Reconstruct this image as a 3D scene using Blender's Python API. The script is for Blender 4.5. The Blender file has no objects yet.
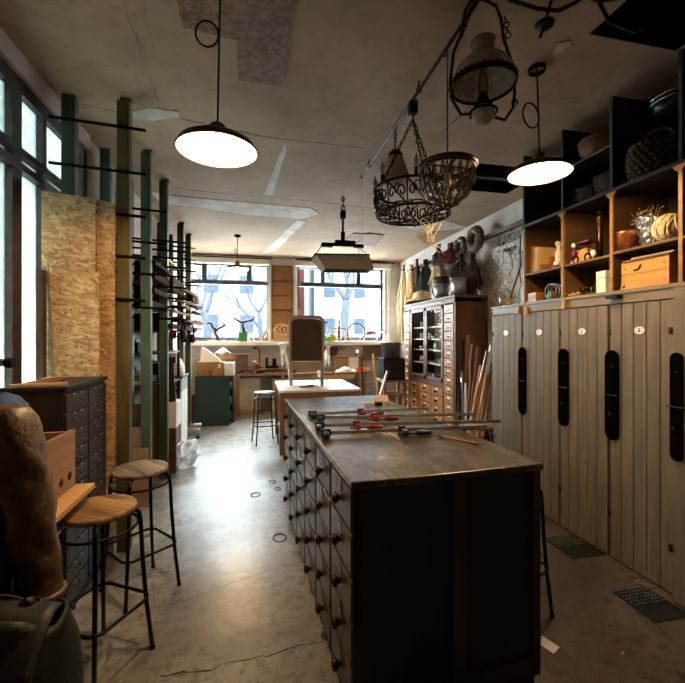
import bpy, math, random
from math import sin, cos, tan, atan, atan2, pi, radians, sqrt
from mathutils import Vector, Matrix, Euler, noise
C = bpy.context.scene.collection
RND = random.Random(7)
CAMZ, YAW, F = 1.55, radians(12.3), 400.0
cs, sn = cos(YAW), sin(YAW)
# surveying helpers: where a sight line through the photo meets a given plane of the room
def at_y(px, py, Y):
    X = Y*tan(atan((px-342)/F)+YAW); d = X*sn+Y*cs
    return Vector((X, Y, CAMZ+(338-py)*d/F))
def at_x(px, py, X):
    Y = X/tan(atan((px-342)/F)+YAW); d = X*sn+Y*cs
    return Vector((X, Y, CAMZ+(338-py)*d/F))
def at_z(px, py, Z):
    d = (CAMZ-Z)*F/(py-338); x = (px-342)/F*d
    return Vector((x*cs+d*sn, d*cs-x*sn, Z))

# ---------------------------------------------------------------- mesh builder
class MB:
    def __init__(s): s.v = []; s.f = []; s.s = []
    def add(s, vs, fs, smooth=False, M=None):
        n = len(s.v)
        s.v += [tuple(M @ Vector(p)) if M is not None else tuple(p) for p in vs]
        s.f += [tuple(i+n for i in f) for f in fs]; s.s += [smooth]*len(fs); return s
    def box(s, x0, x1, y0, y1, z0, z1, M=None):
        vs = [(x, y, z) for x in (x0, x1) for y in (y0, y1) for z in (z0, z1)]
        return s.add(vs, [(0,1,3,2),(4,6,7,5),(0,4,5,1),(2,3,7,6),(0,2,6,4),(1,5,7,3)], False, M)
    def bx(s, c, d, rot=(0,0,0)):
        M = Matrix.Translation(c) @ Euler(rot).to_matrix().to_4x4()
        return s.box(-d[0]/2, d[0]/2, -d[1]/2, d[1]/2, -d[2]/2, d[2]/2, M)
    def bar(s, a, b, w, t, up=(0,0,1)):          # rectangular bar from a to b
        a = Vector(a); b = Vector(b); z = (b-a).normalized(); u = Vector(up)
        if abs(z.dot(u)) > .95: u = Vector((1,0,0))
        x = u.cross(z).normalized(); y = z.cross(x)
        M = Matrix((x, y, z)).transposed().to_4x4(); M.translation = a
        return s.box(-w/2, w/2, -t/2, t/2, 0, (b-a).length, M)
    def tube(s, pts, r, n=8, closed=False, flat=1.0):
        P = [Vector(p) for p in pts]; m = len(P)
        R = list(r) if isinstance(r, (list, tuple)) else [r]*m
        T = []
        for i in range(m):
            a = P[(i-1) % m] if (closed or i > 0) else P[i]
            b = P[(i+1) % m] if (closed or i < m-1) else P[i]
            d = b-a; T.append(d.normalized() if d.length > 1e-9 else Vector((0,0,1)))
        u = T[0].orthogonal().normalized(); vs = []
        for i in range(m):
            u = (u-T[i]*u.dot(T[i]))
            u = u.normalized() if u.length > 1e-6 else T[i].orthogonal().normalized()
            w = T[i].cross(u)
            for k in range(n):
                a = 2*pi*k/n; vs.append(P[i]+R[i]*(cos(a)*u+flat*sin(a)*w))
        fs = []
        for i in range(m if closed else m-1):
            j = (i+1) % m
            for k in range(n):
                l = (k+1) % n; fs.append((i*n+k, i*n+l, j*n+l, j*n+k))
        s.add(vs, fs, True)
        if not closed:
            b = len(s.v)-len(vs)
            s.f += [tuple(b+k for k in reversed(range(n))), tuple(b+(m-1)*n+k for k in range(n))]; s.s += [False, False]
        return s
    def lathe(s, prof, c=(0,0,0), n=24, M=None, sx=1, sy=1, smooth=True):
        vs = []; fs = []; m = len(prof)
        for r, z in prof:
            for k in range(n):
                a = 2*pi*k/n; vs.append((c[0]+sx*r*cos(a), c[1]+sy*r*sin(a), c[2]+z))
        for i in range(m-1):
            for k in range(n):
                l = (k+1) % n; fs.append((i*n+k, i*n+l, (i+1)*n+l, (i+1)*n+k))
        s.add(vs, fs, smooth, M)
        b = len(s.v)-len(vs)
        if 1e-6 < prof[0][0] < .03: s.f.append(tuple(b+k for k in reversed(range(n)))); s.s.append(False)
        if 1e-6 < prof[-1][0] < .03: s.f.append(tuple(b+(m-1)*n+k for k in range(n))); s.s.append(False)
        return s
    def cyl(s, a, b, r, n=12, r2=None): return s.tube([a, b], [r, r if r2 is None else r2], n)
    def ball(s, c, r, n=12, M=None):
        r = r if isinstance(r, (tuple, list)) else (r, r, r)
        q = max(4, n//2)
        prof = [(max(1e-7, sin(pi*i/q)), -cos(pi*i/q)) for i in range(q+1)]
        vs = []; fs = []
        for pr, pz in prof:
            for k in range(n): vs.append((c[0]+r[0]*pr*cos(2*pi*k/n), c[1]+r[1]*pr*sin(2*pi*k/n), c[2]+r[2]*pz))
        for i in range(q):
            for k in range(n):
                l = (k+1) % n; fs.append((i*n+k, i*n+l, (i+1)*n+l, (i+1)*n+k))
        return s.add(vs, fs, True, M)
    def ring(s, c, R, r, axis='z', n=24, m=8, sx=1, sy=1):
        pts = []
        for k in range(n):
            a = 2*pi*k/n; p, q = R*sx*cos(a), R*sy*sin(a)
            pts.append(Vector(c)+Vector({'z': (p, q, 0), 'x': (0, p, q), 'y': (p, 0, q)}[axis]))
        return s.tube(pts, r, m, True)
    def prism(s, poly, a, b, plane='xz', M=None):   # 2-D outline extruded from a to b
        def p3(p, t): return {'xz': (p[0], t, p[1]), 'xy': (p[0], p[1], t), 'yz': (t, p[0], p[1])}[plane]
        n = len(poly); vs = [p3(p, a) for p in poly]+[p3(p, b) for p in poly]
        fs = [tuple(range(n)), tuple(reversed(range(n, 2*n)))]+[(i, i+n, (i+1) % n+n, (i+1) % n) for i in range(n)]
        return s.add(vs, fs, False, M)
    def grid(s, fn, nu, nv, cu=False, cv=False, smooth=True):
        vs = [fn(i/(nu if cu else nu-1), j/(nv if cv else nv-1)) for i in range(nu) for j in range(nv)]
        fs = []
        for i in range(nu if cu else nu-1):
            for j in range(nv if cv else nv-1):
                i2, j2 = (i+1) % nu, (j+1) % nv
                fs.append((i*nv+j, i2*nv+j, i2*nv+j2, i*nv+j2))
        return s.add(vs, fs, smooth)
    def build(s, name, mat, parent=None, loc=(0,0,0), rz=0, bevel=0, solid=0, sub=0, rot=None):
        me = bpy.data.meshes.new(name); me.from_pydata(s.v, [], s.f); me.update()
        me.polygons.foreach_set('use_smooth', s.s)
        import bmesh
        b = bmesh.new(); b.from_mesh(me); bmesh.ops.recalc_face_normals(b, faces=b.faces); b.to_mesh(me); b.free()
        me.materials.append(mat)
        o = bpy.data.objects.new(name, me); C.objects.link(o)
        o.location = loc; o.rotation_euler = rot or (0, 0, rz)
        if parent: o.parent = parent
        if solid:
            m = o.modifiers.new('solid', 'SOLIDIFY'); m.thickness = solid; m.offset = 0
        if bevel:
            m = o.modifiers.new('bevel', 'BEVEL'); m.width = bevel; m.segments = 2; m.limit_method = 'ANGLE'
        if sub:
            m = o.modifiers.new('sub', 'SUBSURF'); m.levels = m.render_levels = sub
        return o
def tag(o, label=None, cat=None, group=None, kind=None):
    if label: o['label'] = label
    if cat: o['category'] = cat
    if group: o['group'] = group
    if kind: o['kind'] = kind
    return o
def empty(name, label, cat, loc=(0,0,0), rz=0, group=None):
    o = bpy.data.objects.new(name, None); C.objects.link(o); o.empty_display_size = .1
    o.location = loc; o.rotation_euler = (0, 0, rz)
    return tag(o, label, cat, group)
def copy_part(src, parent, loc=None):
    c = src.copy(); C.objects.link(c); c.parent = parent
    if loc is not None: c.location = loc
    for g in src.children: copy_part(g, c)
    return c
def copy_thing(src, loc, rz, label, group=None):
    r = src.copy(); C.objects.link(r); r.location = loc; r.rotation_euler = (0, 0, rz); r['label'] = label
    if group: r['group'] = group
    for ch in src.children: copy_part(ch, r)
    return r
def struct(mb, name, mat, **k): return tag(mb.build(name, mat, **k), kind='structure')

# ---------------------------------------------------------------- materials
def lin(c):
    c = c.lstrip('#'); v = [int(c[i:i+2], 16)/255 for i in (0, 2, 4)]
    return tuple(x/12.92 if x <= .04045 else ((x+.055)/1.055)**2.4 for x in v)+(1,)
class NT:
    def __init__(s, name):
        s.m = bpy.data.materials.new(name); s.m.use_nodes = True; s.t = s.m.node_tree
        s.b = s.t.nodes['Principled BSDF']
    def n(s, typ, **k):
        x = s.t.nodes.new(typ)
        for a, v in k.items():
            if a in x.inputs: x.inputs[a].default_value = v
            else: setattr(x, a, v)
        return x
    def l(s, a, b): s.t.links.new(a, b)
    def coord(s, scale=(1,1,1), kind='Object', rot=(0,0,0)):
        tc = s.n('ShaderNodeTexCoord'); mp = s.n('ShaderNodeMapping')
        mp.inputs['Scale'].default_value = scale; mp.inputs['Rotation'].default_value = rot
        s.l(tc.outputs[kind], mp.inputs['Vector']); return mp.outputs['Vector']
    def noise(s, vec, scale, detail=5, rough=.6, dist=0):
        x = s.n('ShaderNodeTexNoise'); x.inputs['Scale'].default_value = scale; x.inputs['Detail'].default_value = detail
        x.inputs['Roughness'].default_value = rough; x.inputs['Distortion'].default_value = dist
        s.l(vec, x.inputs['Vector']); return x.outputs['Fac']
    def ramp(s, fac, stops, interp='LINEAR'):
        x = s.n('ShaderNodeValToRGB'); e = x.color_ramp.elements; x.color_ramp.interpolation = interp
        while len(e) < len(stops): e.new(.5)
        for i, (p, c) in enumerate(stops):
            e[i].position = p; e[i].color = c if isinstance(c, tuple) else lin(c)
        s.l(fac, x.inputs['Fac']); return x.outputs['Color']
    def mix(s, fac, a, b, mode='MIX'):
        x = s.n('ShaderNodeMix', data_type='RGBA', blend_type=mode)
        for v, i in ((fac, 0), (a, 6), (b, 7)):
            if hasattr(v, 'links'): s.l(v, x.inputs[i])
            else: x.inputs[i].default_value = v if i == 0 or isinstance(v, tuple) else lin(v)
        return x.outputs[2]
    def bump(s, h, strength=.3, dist=.01):
        x = s.n('ShaderNodeBump'); x.inputs['Strength'].default_value = strength; x.inputs['Distance'].default_value = dist
        s.l(h, x.inputs['Height']); s.l(x.outputs['Normal'], s.b.inputs['Normal'])
    def set(s, **k):
        for a, v in k.items():
            i = s.b.inputs[a.replace('_', ' ')]
            if hasattr(v, 'links'): s.l(v, i)
            else: i.default_value = v
        return s
def g3(v): return (v, v, v, 1)
def pm(name, c1, c2=None, scale=6, rough=.6, metal=0, bump=.15, stretch=(1,1,1), lo=.35, hi=.65, rv=.12, dist=.004, **k):
    t = NT(name); vec = t.coord(stretch); f = t.noise(vec, scale)
    t.set(Base_Color=t.ramp(f, [(lo, c1), (hi, c2 or c1)]), Metallic=metal)
    t.set(Roughness=t.ramp(t.noise(vec, scale*2.3), [(.3, g3(max(.03, rough-rv))), (.7, g3(min(1, rough+rv)))]))
    if bump: t.bump(t.noise(vec, scale*4), bump, dist)
    for a, v in k.items(): t.b.inputs[a.replace('_', ' ')].default_value = v
    return t.m
def wood(name, dark, light, axis='z', rough=.5, scale=9, bump=.2, wear=None):
    st = {'x': (.06,1,1), 'y': (1,.06,1), 'z': (1,1,.06)}[axis]
    t = NT(name); v = t.coord(st); f = t.noise(v, scale*3, 6, .65, 1.2); g = t.noise(v, scale*.6, 3)
    col = t.ramp(f, [(.3, dark), (.7, light)])
    col = t.mix(t.ramp(g, [(.35, g3(0)), (.7, g3(.6))]), col, dark)
    if wear:
        w = t.noise(t.coord(), 14, 8, .7); col = t.mix(t.ramp(w, [(.6, g3(0)), (.72, g3(.75))]), col, wear)
    t.set(Base_Color=col, Roughness=t.ramp(f, [(.3, g3(rough-.1)), (.7, g3(rough+.12))])); t.bump(f, bump, .003)
    return t.m
def emit(name, col, strength):
    t = NT(name); t.set(Base_Color=lin(col), Emission_Color=lin(col), Emission_Strength=strength); return t.m
def glassy(name, tint='#e8f4f4', gloss=.12, dirt=0, dcol='#c8dcdc'):
    t = NT(name); tr = t.n('ShaderNodeBsdfTransparent'); tr.inputs[0].default_value = lin(tint)
    gl = t.n('ShaderNodeBsdfGlossy'); gl.inputs['Roughness'].default_value = .04
    fr = t.n('ShaderNodeLayerWeight'); fr.inputs[0].default_value = gloss
    mx = t.n('ShaderNodeMixShader'); t.l(fr.outputs['Fresnel'], mx.inputs[0]); t.l(tr.outputs[0], mx.inputs[1]); t.l(gl.outputs[0], mx.inputs[2])
    out = mx.outputs[0]
    if dirt:
        df = t.n('ShaderNodeBsdfTranslucent'); df.inputs[0].default_value = lin(dcol)
        m2 = t.n('ShaderNodeMixShader'); v = t.coord()
        sp = t.ramp(t.noise(v, 9, 3), [(.3, g3(dirt*.7)), (.7, g3(min(1, dirt*1.2)))])
        t.l(sp, m2.inputs[0]); t.l(out, m2.inputs[1]); t.l(df.outputs[0], m2.inputs[2]); out = m2.outputs[0]
    t.l(out, t.t.nodes['Material Output'].inputs['Surface']); return t.m

def osb(name, lift=1.0):
    t = NT(name); v = t.coord()
    base = None
    d = t.n('ShaderNodeTexNoise'); d.inputs['Scale'].default_value = 7; t.l(v, d.inputs['Vector'])
    for i, ang in enumerate((.3, 1.35, 2.4, 3.0)):
        mp = t.n('ShaderNodeMapping'); mp.inputs['Scale'].default_value = (17, 17, 58); rt = t.n('ShaderNodeMapping'); rt.inputs['Rotation'].default_value = (0, ang, 0)
        ad = t.n('ShaderNodeVectorMath', operation='MULTIPLY_ADD'); ad.inputs[1].default_value = (.06,.06,.06)
        t.l(d.outputs['Color'], ad.inputs[0]); t.l(v, ad.inputs[2]); t.l(ad.outputs[0], rt.inputs['Vector']); t.l(rt.outputs[0], mp.inputs['Vector'])
        vo = t.n('ShaderNodeTexVoronoi'); vo.inputs['Scale'].default_value = 1; t.l(mp.outputs[0], vo.inputs['Vector'])
        sep = t.n('ShaderNodeSeparateColor'); t.l(vo.outputs['Color'], sep.inputs[0])
        cc = t.ramp(sep.outputs[0], [(0, '#987247'), (.25, '#ad875c'), (.65, '#bf9a6e'), (1, '#d8b88c')])
        base = cc if base is None else t.mix(t.ramp(sep.outputs[1], [(.45, g3(0)), (.5, g3(1))]), base, cc)
    fine = t.ramp(t.noise(v, 120, 4), [(.35, g3(.62)), (.6, g3(1))])
    col = t.mix(.6, base, fine, 'MULTIPLY')
    sp = t.ramp(t.noise(v, 60, 2), [(.63, g3(0)), (.7, g3(1))]); col = t.mix(sp, col, '#3a2412'); col = t.mix(1.0, col, (lift, lift, lift, 1), 'MULTIPLY')
    t.set(Base_Color=col, Roughness=.7); t.bump(sep.outputs[1], .25, .003); return t.m

M = {}
def mats():
    # concrete floor
    t = NT('concrete_floor'); v = t.coord()
    a = t.noise(v, 1.1, 8, .62, .4); b = t.noise(v, 14, 6, .7); c = t.noise(v, 60, 3)
    col = t.ramp(a, [(.32, '#5f5c59'), (.5, '#8f8c88'), (.68, '#b6b3ae')])
    col = t.mix(t.ramp(b, [(.38, g3(.85)), (.52, g3(0))]), col, '#625a51')
    col = t.mix(t.ramp(c, [(.60, g3(0)), (.69, g3(.85))]), col, '#3c3630')
    col = t.mix(t.ramp(t.noise(v, 33, 2), [(.70, g3(0)), (.74, g3(.6))]), col, '#d8d4cc')
    sepx = t.n('ShaderNodeSeparateXYZ'); t.l(v, sepx.inputs[0])
    # the lane by the lockers is a browner, coarser screed
    mr = t.n('ShaderNodeMapRange'); mr.inputs[1].default_value = 1.0; mr.inputs[2].default_value = 1.35
    t.l(sepx.outputs[0], mr.inputs[0]); col = t.mix(mr.outputs[0], col, t.mix(.85, col, '#8d7866', 'MULTIPLY'))
    t.set(Base_Color=col, Roughness=t.ramp(a, [(.3, g3(.38)), (.7, g3(.22))]), Specular_IOR_Level=.6)
    t.bump(b, .25, .006); M['floor'] = t.m
    # ceiling and walls
    t = NT('old_plaster_ceiling'); v = t.coord(); a = t.noise(v, .9, 8, .6); b = t.noise(v, 7, 8, .7)
    col = t.ramp(a, [(.3, '#826749'), (.6, '#a3876a')]); col = t.mix(t.ramp(b, [(.3, g3(.5)), (.5, g3(0))]), col, '#6c5a46')
    vo = t.n('ShaderNodeTexVoronoi', feature='DISTANCE_TO_EDGE'); vo.inputs['Scale'].default_value = .45
    wv = t.n('ShaderNodeVectorMath', operation='MULTIPLY_ADD'); wv.inputs[1].default_value = (.25,.25,.25)
    dn = t.n('ShaderNodeTexNoise'); dn.inputs['Scale'].default_value = 2.5; dn.inputs['Detail'].default_value = 6
    t.l(v, dn.inputs['Vector']); t.l(dn.outputs['Color'], wv.inputs[0]); t.l(v, wv.inputs[2]); t.l(wv.outputs[0], vo.inputs['Vector'])
    col = t.mix(t.ramp(vo.outputs['Distance'], [(.001, g3(.28)), (.005, g3(0))]), col, '#5d5246')
    t.set(Base_Color=col, Roughness=.85); t.bump(b, .2, .01); M['ceiling'] = t.m
    M['plaster'] = pm('white_plaster', '#b7ada2', '#cfc8be', 3, .85, bump=.3, dist=.01)
    M['lplaster'] = pm('pinkish_plaster', '#a08d80', '#bca99b', 3, .85, bump=.3, dist=.01)
    M['patchw'] = pm('white_filler', '#a3978a', '#c9bfb2', 5, .8, bump=.3)
    M['farwall'] = pm('raw_block_wall', '#988e84', '#b9b0a5', 5, .85, bump=.3, stretch=(.4,1,3))
    M['trimw'] = pm('cream_paint', '#cfc6b6', '#ddd6c8', 4, .5, bump=.1)
    M['sill'] = pm('pale_sill', '#d6cdbd', '#e6dfd2', 4, .4, bump=.1)
    M['frame'] = pm('dark_grey_frame', '#2c3135', '#3d4347', 8, .45)
    M['rustframe'] = pm('rusty_dark_frame', '#1d1512', '#3a2a22', 12, .6, bump=.3)
    M['glass'] = glassy('window_glass', '#f2f8f8', .03)
    M['dirty'] = glassy('dusty_glass', '#d0dcd9', .03, .5, '#c6d6d3')
    M['cabglass'] = glassy('cabinet_glass', '#fafcfb', .035)
    M['clear'] = glassy('clear_glass', '#f2f4ee', .12)
    M['shade_in'] = pm('white_enamel', '#f4f0e4', '#f8f4ea', 4, .35, bump=0)
    M['void'] = pm('black_and_shade_wood', '#120d09', '#1d150f', 8, .8)  # black wood; also paints the shade on the pigeonhole back
    # woods
    M['backw'] = pm('dark_back_wall', '#1d1712', '#2c231c', 3, .9)
    M['counter'] = wood('black_stained_wood', '#0a0706', '#17100d', 'z', .6, 9, .3, '#2c2018')
    M['counters'] = wood('worn_black_stile', '#21160f', '#4a3526', 'z', .5, 9, .3, '#7a6250')
    M['counterd'] = wood('dark_drawer_wood', '#332a24', '#62534a', 'z', .34, 9, .25, '#6b5b4e')
    t = NT('worn_counter_top'); v = t.coord((1,.2,1)); f = t.noise(v, 12, 8, .7, .6); w = t.noise(t.coord(), 3.2, 8, .65, .5)
    col = t.ramp(w, [(.3, '#28231f'), (.46, '#564e47'), (.7, '#857c72')]); col = t.mix(t.ramp(f, [(.38, g3(.85)), (.58, g3(0))]), col, '#231d18')
    col = t.mix(t.ramp(t.noise(t.coord(), 40, 3), [(.60, g3(0)), (.68, g3(.8))]), col, '#141110')
    col = t.mix(t.ramp(t.noise(t.coord((1,.3,1)), 26, 8, .75), [(.56, g3(0)), (.66, g3(.55))]), col, '#a39a90')
    t.set(Base_Color=col, Roughness=t.ramp(w, [(.3, g3(.42)), (.7, g3(.24))])); t.bump(f, .25, .004); M['ctop'] = t.m
    M['mahog'] = wood('dark_mahogany', '#120805', '#24110b', 'y', .6)
    M['mahogf'] = wood('dark_mahogany_fronts', '#1a0c08', '#311a12', 'y', .45)
    M['locker'] = wood('grey_brown_painted_boards', '#584d3d', '#8b7c65', 'z', .65, 8, .35, '#40362a')
    M['lockerd'] = wood('darker_locker_frame', '#655847', '#83745e', 'y', .6, 6, .25, '#4c4033')
    M['shelfw'] = wood('honey_shelf_wood', '#6d4a1f', '#a47838', 'y', .55)
    M['shelfm'] = wood('half_shaded_shelf_wood', '#3f2a13', '#664720', 'y', .65)  # shelf wood darkened to paint in shade inside the pigeonholes
    M['shelfd'] = wood('shaded_shelf_wood', '#1c130b', '#312315', 'y', .7)  # same wood darker still, shade painted into the upper shelving
    M['oak'] = wood('orange_oak', '#7a4a20', '#b87a3c', 'y', .4)
    M['oakv'] = wood('red_brown_oak', '#3f2110', '#744625', 'z', .5)
    M['pine'] = wood('pale_pine', '#b98a52', '#dcb884', 'y', .6)
    M['pinez'] = wood('pale_pine_upright', '#ab7d49', '#d6b07b', 'z', .6)
    M['pinex'] = wood('pale_pine_cross', '#b08050', '#d8b486', 'x', .6)
    M['cedar'] = wood('reddish_pine', '#7c5a45', '#b08a70', 'y', .65, 6)
    M['crate'] = wood('yellow_crate_wood', '#a8741f', '#d4a04a', 'y', .55)
    M['seat'] = wood('stool_seat_wood', '#2e1b0e', '#cb9a60', 'x', .55, 6, .4)
    M['seatg'] = wood('weathered_seat_wood', '#3a302b', '#cabdb2', 'x', .6, 6, .4)
    M['bench'] = wood('workbench_wood', '#6b4a2c', '#a37c52', 'x', .6)
    M['brown'] = wood('brown_board', '#3a2212', '#63401f', 'z', .5)
    for nm, a_, b_ in (('mbrown', '#24160c', '#4a2f1a'), ('moak', '#5a371a', '#8a5a2c'), ('mred', '#22100b', '#451d15'), ('mpale', '#7d664e', '#a48c70')):
        M[nm] = wood('rough_'+nm[1:]+'_stock', a_, b_, 'y', .85); [n for n in M[nm].node_tree.nodes if n.type == 'BSDF_PRINCIPLED'][0].inputs['Specular IOR Level'].default_value = .1
    M['stick'] = wood('pale_stick_wood', '#b48b58', '#e0bd8a', 'z', .6)
    M['stickd'] = wood('brown_stick_wood', '#5c3c22', '#8c6138', 'z', .6)
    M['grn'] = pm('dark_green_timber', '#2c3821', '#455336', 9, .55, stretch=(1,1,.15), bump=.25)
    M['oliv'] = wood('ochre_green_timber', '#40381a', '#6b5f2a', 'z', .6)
    M['osb'] = osb('strand_board')
    M['osb2'] = osb('pale_strand_board', 1.22); M['osbd'] = pm('dark_strand_board', '#5b3c26', '#85603f', 30, .8, bump=.3, lo=.4, hi=.6)
    # metals, cloth, paper
    M['black'] = pm('black_steel', '#0c0c0d', '#161617', 12, .38, .6)
    M['plate'] = pm('black_painted_plate', '#050404', '#0a0807', 10, .9, bump=.3, Specular_IOR_Level=0.0)
    M['iron'] = pm('wrought_iron', '#060505', '#0f0c0a', 14, .6, .2, bump=.3, Specular_IOR_Level=.3)
    M['matt'] = pm('matt_black', '#050505', '#090909', 10, .75, Specular_IOR_Level=.12)
    M['steel'] = pm('bright_steel', '#8d8f92', '#b8babd', 14, .42, .7)
    M['zinc'] = pm('zinc_sheet', '#8e9296', '#b9bdc0', 9, .38, .9)
    M['zincd'] = pm('dull_zinc', '#54585c', '#7a7f83', 9, .5, .7)
    M['chrome'] = pm('chrome_tube', '#b4b6ba', '#d0d2d6', 9, .15, 1, bump=0)
    M['brass'] = pm('old_brass', '#6e4d1d', '#a57c34', 9, .4, .9)
    M['bronze'] = pm('dark_bronze', '#33241a', '#5a4433', 18, .35, .85, bump=.3)
    M['copper'] = pm('copper_foil', '#8a4a2c', '#c98256', 14, .3, .7, bump=.4)
    M['lampsh'] = pm('brown_enamel_shade', '#2e2218', '#4a3828', 6, .35, .3)
    M['yellam'] = pm('ochre_enamel_shade', '#7d5a26', '#a97f3c', 6, .4, .2)
    M['white'] = pm('white_paint', '#dcdad5', '#eceae6', 5, .5, bump=.05)
    M['enam'] = pm('enamel_plate', '#e6e2d6', '#f4f1e8', 5, .25, bump=0)
    M['paper'] = pm('paper', '#d9d5cb', '#eeece6', 5, .8, bump=.05)
    M['linen'] = pm('grey_beige_fabric', '#8f8071', '#a69787', 40, .9, bump=.3)
    M['brownfab'] = pm('brown_fabric', '#3a2619', '#51382a', 60, .9, bump=.3)
    M['barew'] = wood('bare_beech', '#8e7660', '#b49c84', 'z', .6)
    M['wadding'] = pm('white_wadding', '#d6d3cd', '#f3f1ee', 25, .95, bump=.6, dist=.01)
    M['leather'] = pm('worn_black_leather', '#100d0b', '#241c16', 7, .36, bump=.6, dist=.008)
    M['leathtan'] = pm('worn_brown_leather', '#2a1c0c', '#6b5230', 9, .42, bump=.6, dist=.01)
    M['denim'] = pm('blue_denim', '#16305e', '#2a4d86', 60, .8, bump=.3)
    M['nylon'] = pm('black_nylon', '#060606', '#0d0d0e', 50, .55, bump=.3, Specular_IOR_Level=.3)
    M['card'] = pm('cardboard', '#8d6a43', '#a98358', 5, .8, bump=.05)
    M['cardd'] = pm('brown_cardboard', '#5f4128', '#7d5a38', 5, .8, bump=.05)
    M['foam'] = pm('white_polystyrene', '#eef0f2', '#fbfcfd', 40, .8, bump=.2)
    M['green'] = pm('dark_green_board', '#062720', '#0a332b', 20, .5, bump=.1)
    M['boxgreen'] = pm('grass_green_box', '#1f6a34', '#2b8443', 8, .5)
    M['red'] = pm('red_paint', '#4f0d12', '#6c141a', 8, .4)
    M['dred'] = pm('dark_red_lacquer', '#4e0f12', '#7c1c1e', 8, .35)
    M['orange'] = pm('orange_plastic', '#d2561a', '#ee6f25', 8, .45)
    M['yellow'] = pm('yellow_plastic', '#caa21e', '#e6bf3a', 8, .45)
    M['lime'] = pm('lime_ceramic', '#a8b41c', '#c9d236', 8, .35)
    M['teal'] = pm('teal_plastic', '#1f8a80', '#34a89d', 8, .4)
    M['bluem'] = pm('dark_blue_cast_iron', '#141d2c', '#233047', 12, .4, .4)
    M['plastic'] = glassy('clear_plastic_bag', '#eeeeee', .3, .6, '#e4e2df')
    M['grey'] = pm('grey_plastic', '#7b7e80', '#989b9d', 8, .45)
    M['machine'] = pm('off_white_enamel', '#c5c2b8', '#d8d5cc', 5, .4, bump=.05)
    M['beige'] = pm('beige_paint', '#a3977c', '#b9ad92', 6, .6)
    M['slate'] = pm('grille_iron', '#141916', '#2b332f', 20, .45, .5, bump=.5)
    M['straw'] = pm('straw', '#b98d4a', '#ddb878', 30, .8, stretch=(1,1,.1), bump=.5)
    M['strawp'] = pm('pale_straw', '#c3a878', '#e2cda2', 30, .8, stretch=(1,1,.1), bump=.5)
    M['wick'] = pm('dark_wicker', '#2b1b0f', '#5a3d24', 40, .7, bump=.8)
    M['wickl'] = pm('brown_wicker', '#3d2916', '#5f4226', 40, .7, bump=.8)
    M['dried'] = pm('dried_brown_stems', '#3a2415', '#6b4a2c', 30, .85, bump=.6)
    M['driedd'] = pm('dark_dried_flowers', '#150d0a', '#33211a', 30, .85, bump=.6)
    M['maroon'] = pm('maroon_dried_flowers', '#2d0f0e', '#5a2320', 30, .85, bump=.6)
    M['redfl'] = pm('rusty_red_flowers', '#5a1e16', '#8a3a28', 30, .85, bump=.6)
    M['wreath'] = pm('grey_brown_wreath', '#4d3f33', '#8a7663', 40, .9, bump=.8)
    M['wire'] = pm('rusty_wire', '#2b1e16', '#4a3628', 20, .6, .6)
    M['rope'] = pm('pale_string', '#c9b48a', '#e2d0a8', 30, .9)
    M['opal'] = pm('opal_glass', '#a9a39b', '#c3bdb4', 4, .25, bump=0, Transmission_Weight=.15)
    M['crystal'] = glassy('crystal_drops', '#f1ddb4', .55)
    M['terra'] = pm('terracotta', '#5c3a26', '#7a4f36', 10, .7)
    M['ivory'] = pm('ivory_ceramic', '#c9bda0', '#dfd5bc', 6, .4)
    M['leafd'] = pm('dried_leaves', '#4c3a1c', '#7a6030', 20, .8, bump=.4)
    M['bottle'] = pm('brown_glazed_bottle', '#4a2012', '#6b321c', 6, .3)
    M['bark'] = pm('grey_tree_bark', '#191b1f', '#23262b', 12, .9, bump=.3, Specular_IOR_Level=0.0)
    M['twig'] = pm('dark_branch', '#120c09', '#2b1c14', 12, .8, bump=.5)
    t = NT('glowing_bulb'); em = t.n('ShaderNodeEmission'); em.inputs[0].default_value = lin('#ffdca8'); em.inputs[1].default_value = 60
    tr = t.n('ShaderNodeBsdfTransparent'); mx = t.n('ShaderNodeMixShader'); mx.inputs[0].default_value = .4; t.l(tr.outputs[0], mx.inputs[1]); t.l(em.outputs[0], mx.inputs[2])
    t.l(mx.outputs[0], t.t.nodes['Material Output'].inputs['Surface']); M['bulb'] = t.m
    # cane webbing
    t = NT('woven_cane'); v = t.coord((1,1,1))
    w1 = t.n('ShaderNodeTexChecker'); w1.inputs['Scale'].default_value = 42; t.l(v, w1.inputs['Vector'])
    col = t.mix(w1.outputs['Fac'], '#6b4220', '#a8743c'); col = t.mix(t.ramp(t.noise(v, 6), [(.3, g3(.5)), (.6, g3(0))]), col, '#3d2412')
    t.set(Base_Color=col, Roughness=.6); t.bump(w1.outputs['Fac'], .5, .004); M['cane'] = t.m
    # pavement, facades
    M['pave'] = pm('grey_pavement', '#8a8c8e', '#a2a4a6', 3, .9)
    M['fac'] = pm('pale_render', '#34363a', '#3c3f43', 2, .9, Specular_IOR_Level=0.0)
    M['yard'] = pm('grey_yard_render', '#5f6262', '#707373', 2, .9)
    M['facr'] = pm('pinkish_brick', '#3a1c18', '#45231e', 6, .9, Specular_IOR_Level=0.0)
    M['facw'] = pm('dark_window', '#181c22', '#1f242b', 3, .6, Specular_IOR_Level=0.0)
mats()
SKY, EXPO, LAMP = 52.0, 0.68, 66
# ================================================================ THE ROOM
XL, XR, YN, YF, ZC = -1.42, 3.27, -4.0, 8.83, 3.30
fl = struct(MB().box(XL-.3, XR+.3, YN-.2, YF+.2, -.12, 0), 'floor', M['floor'])
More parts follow.
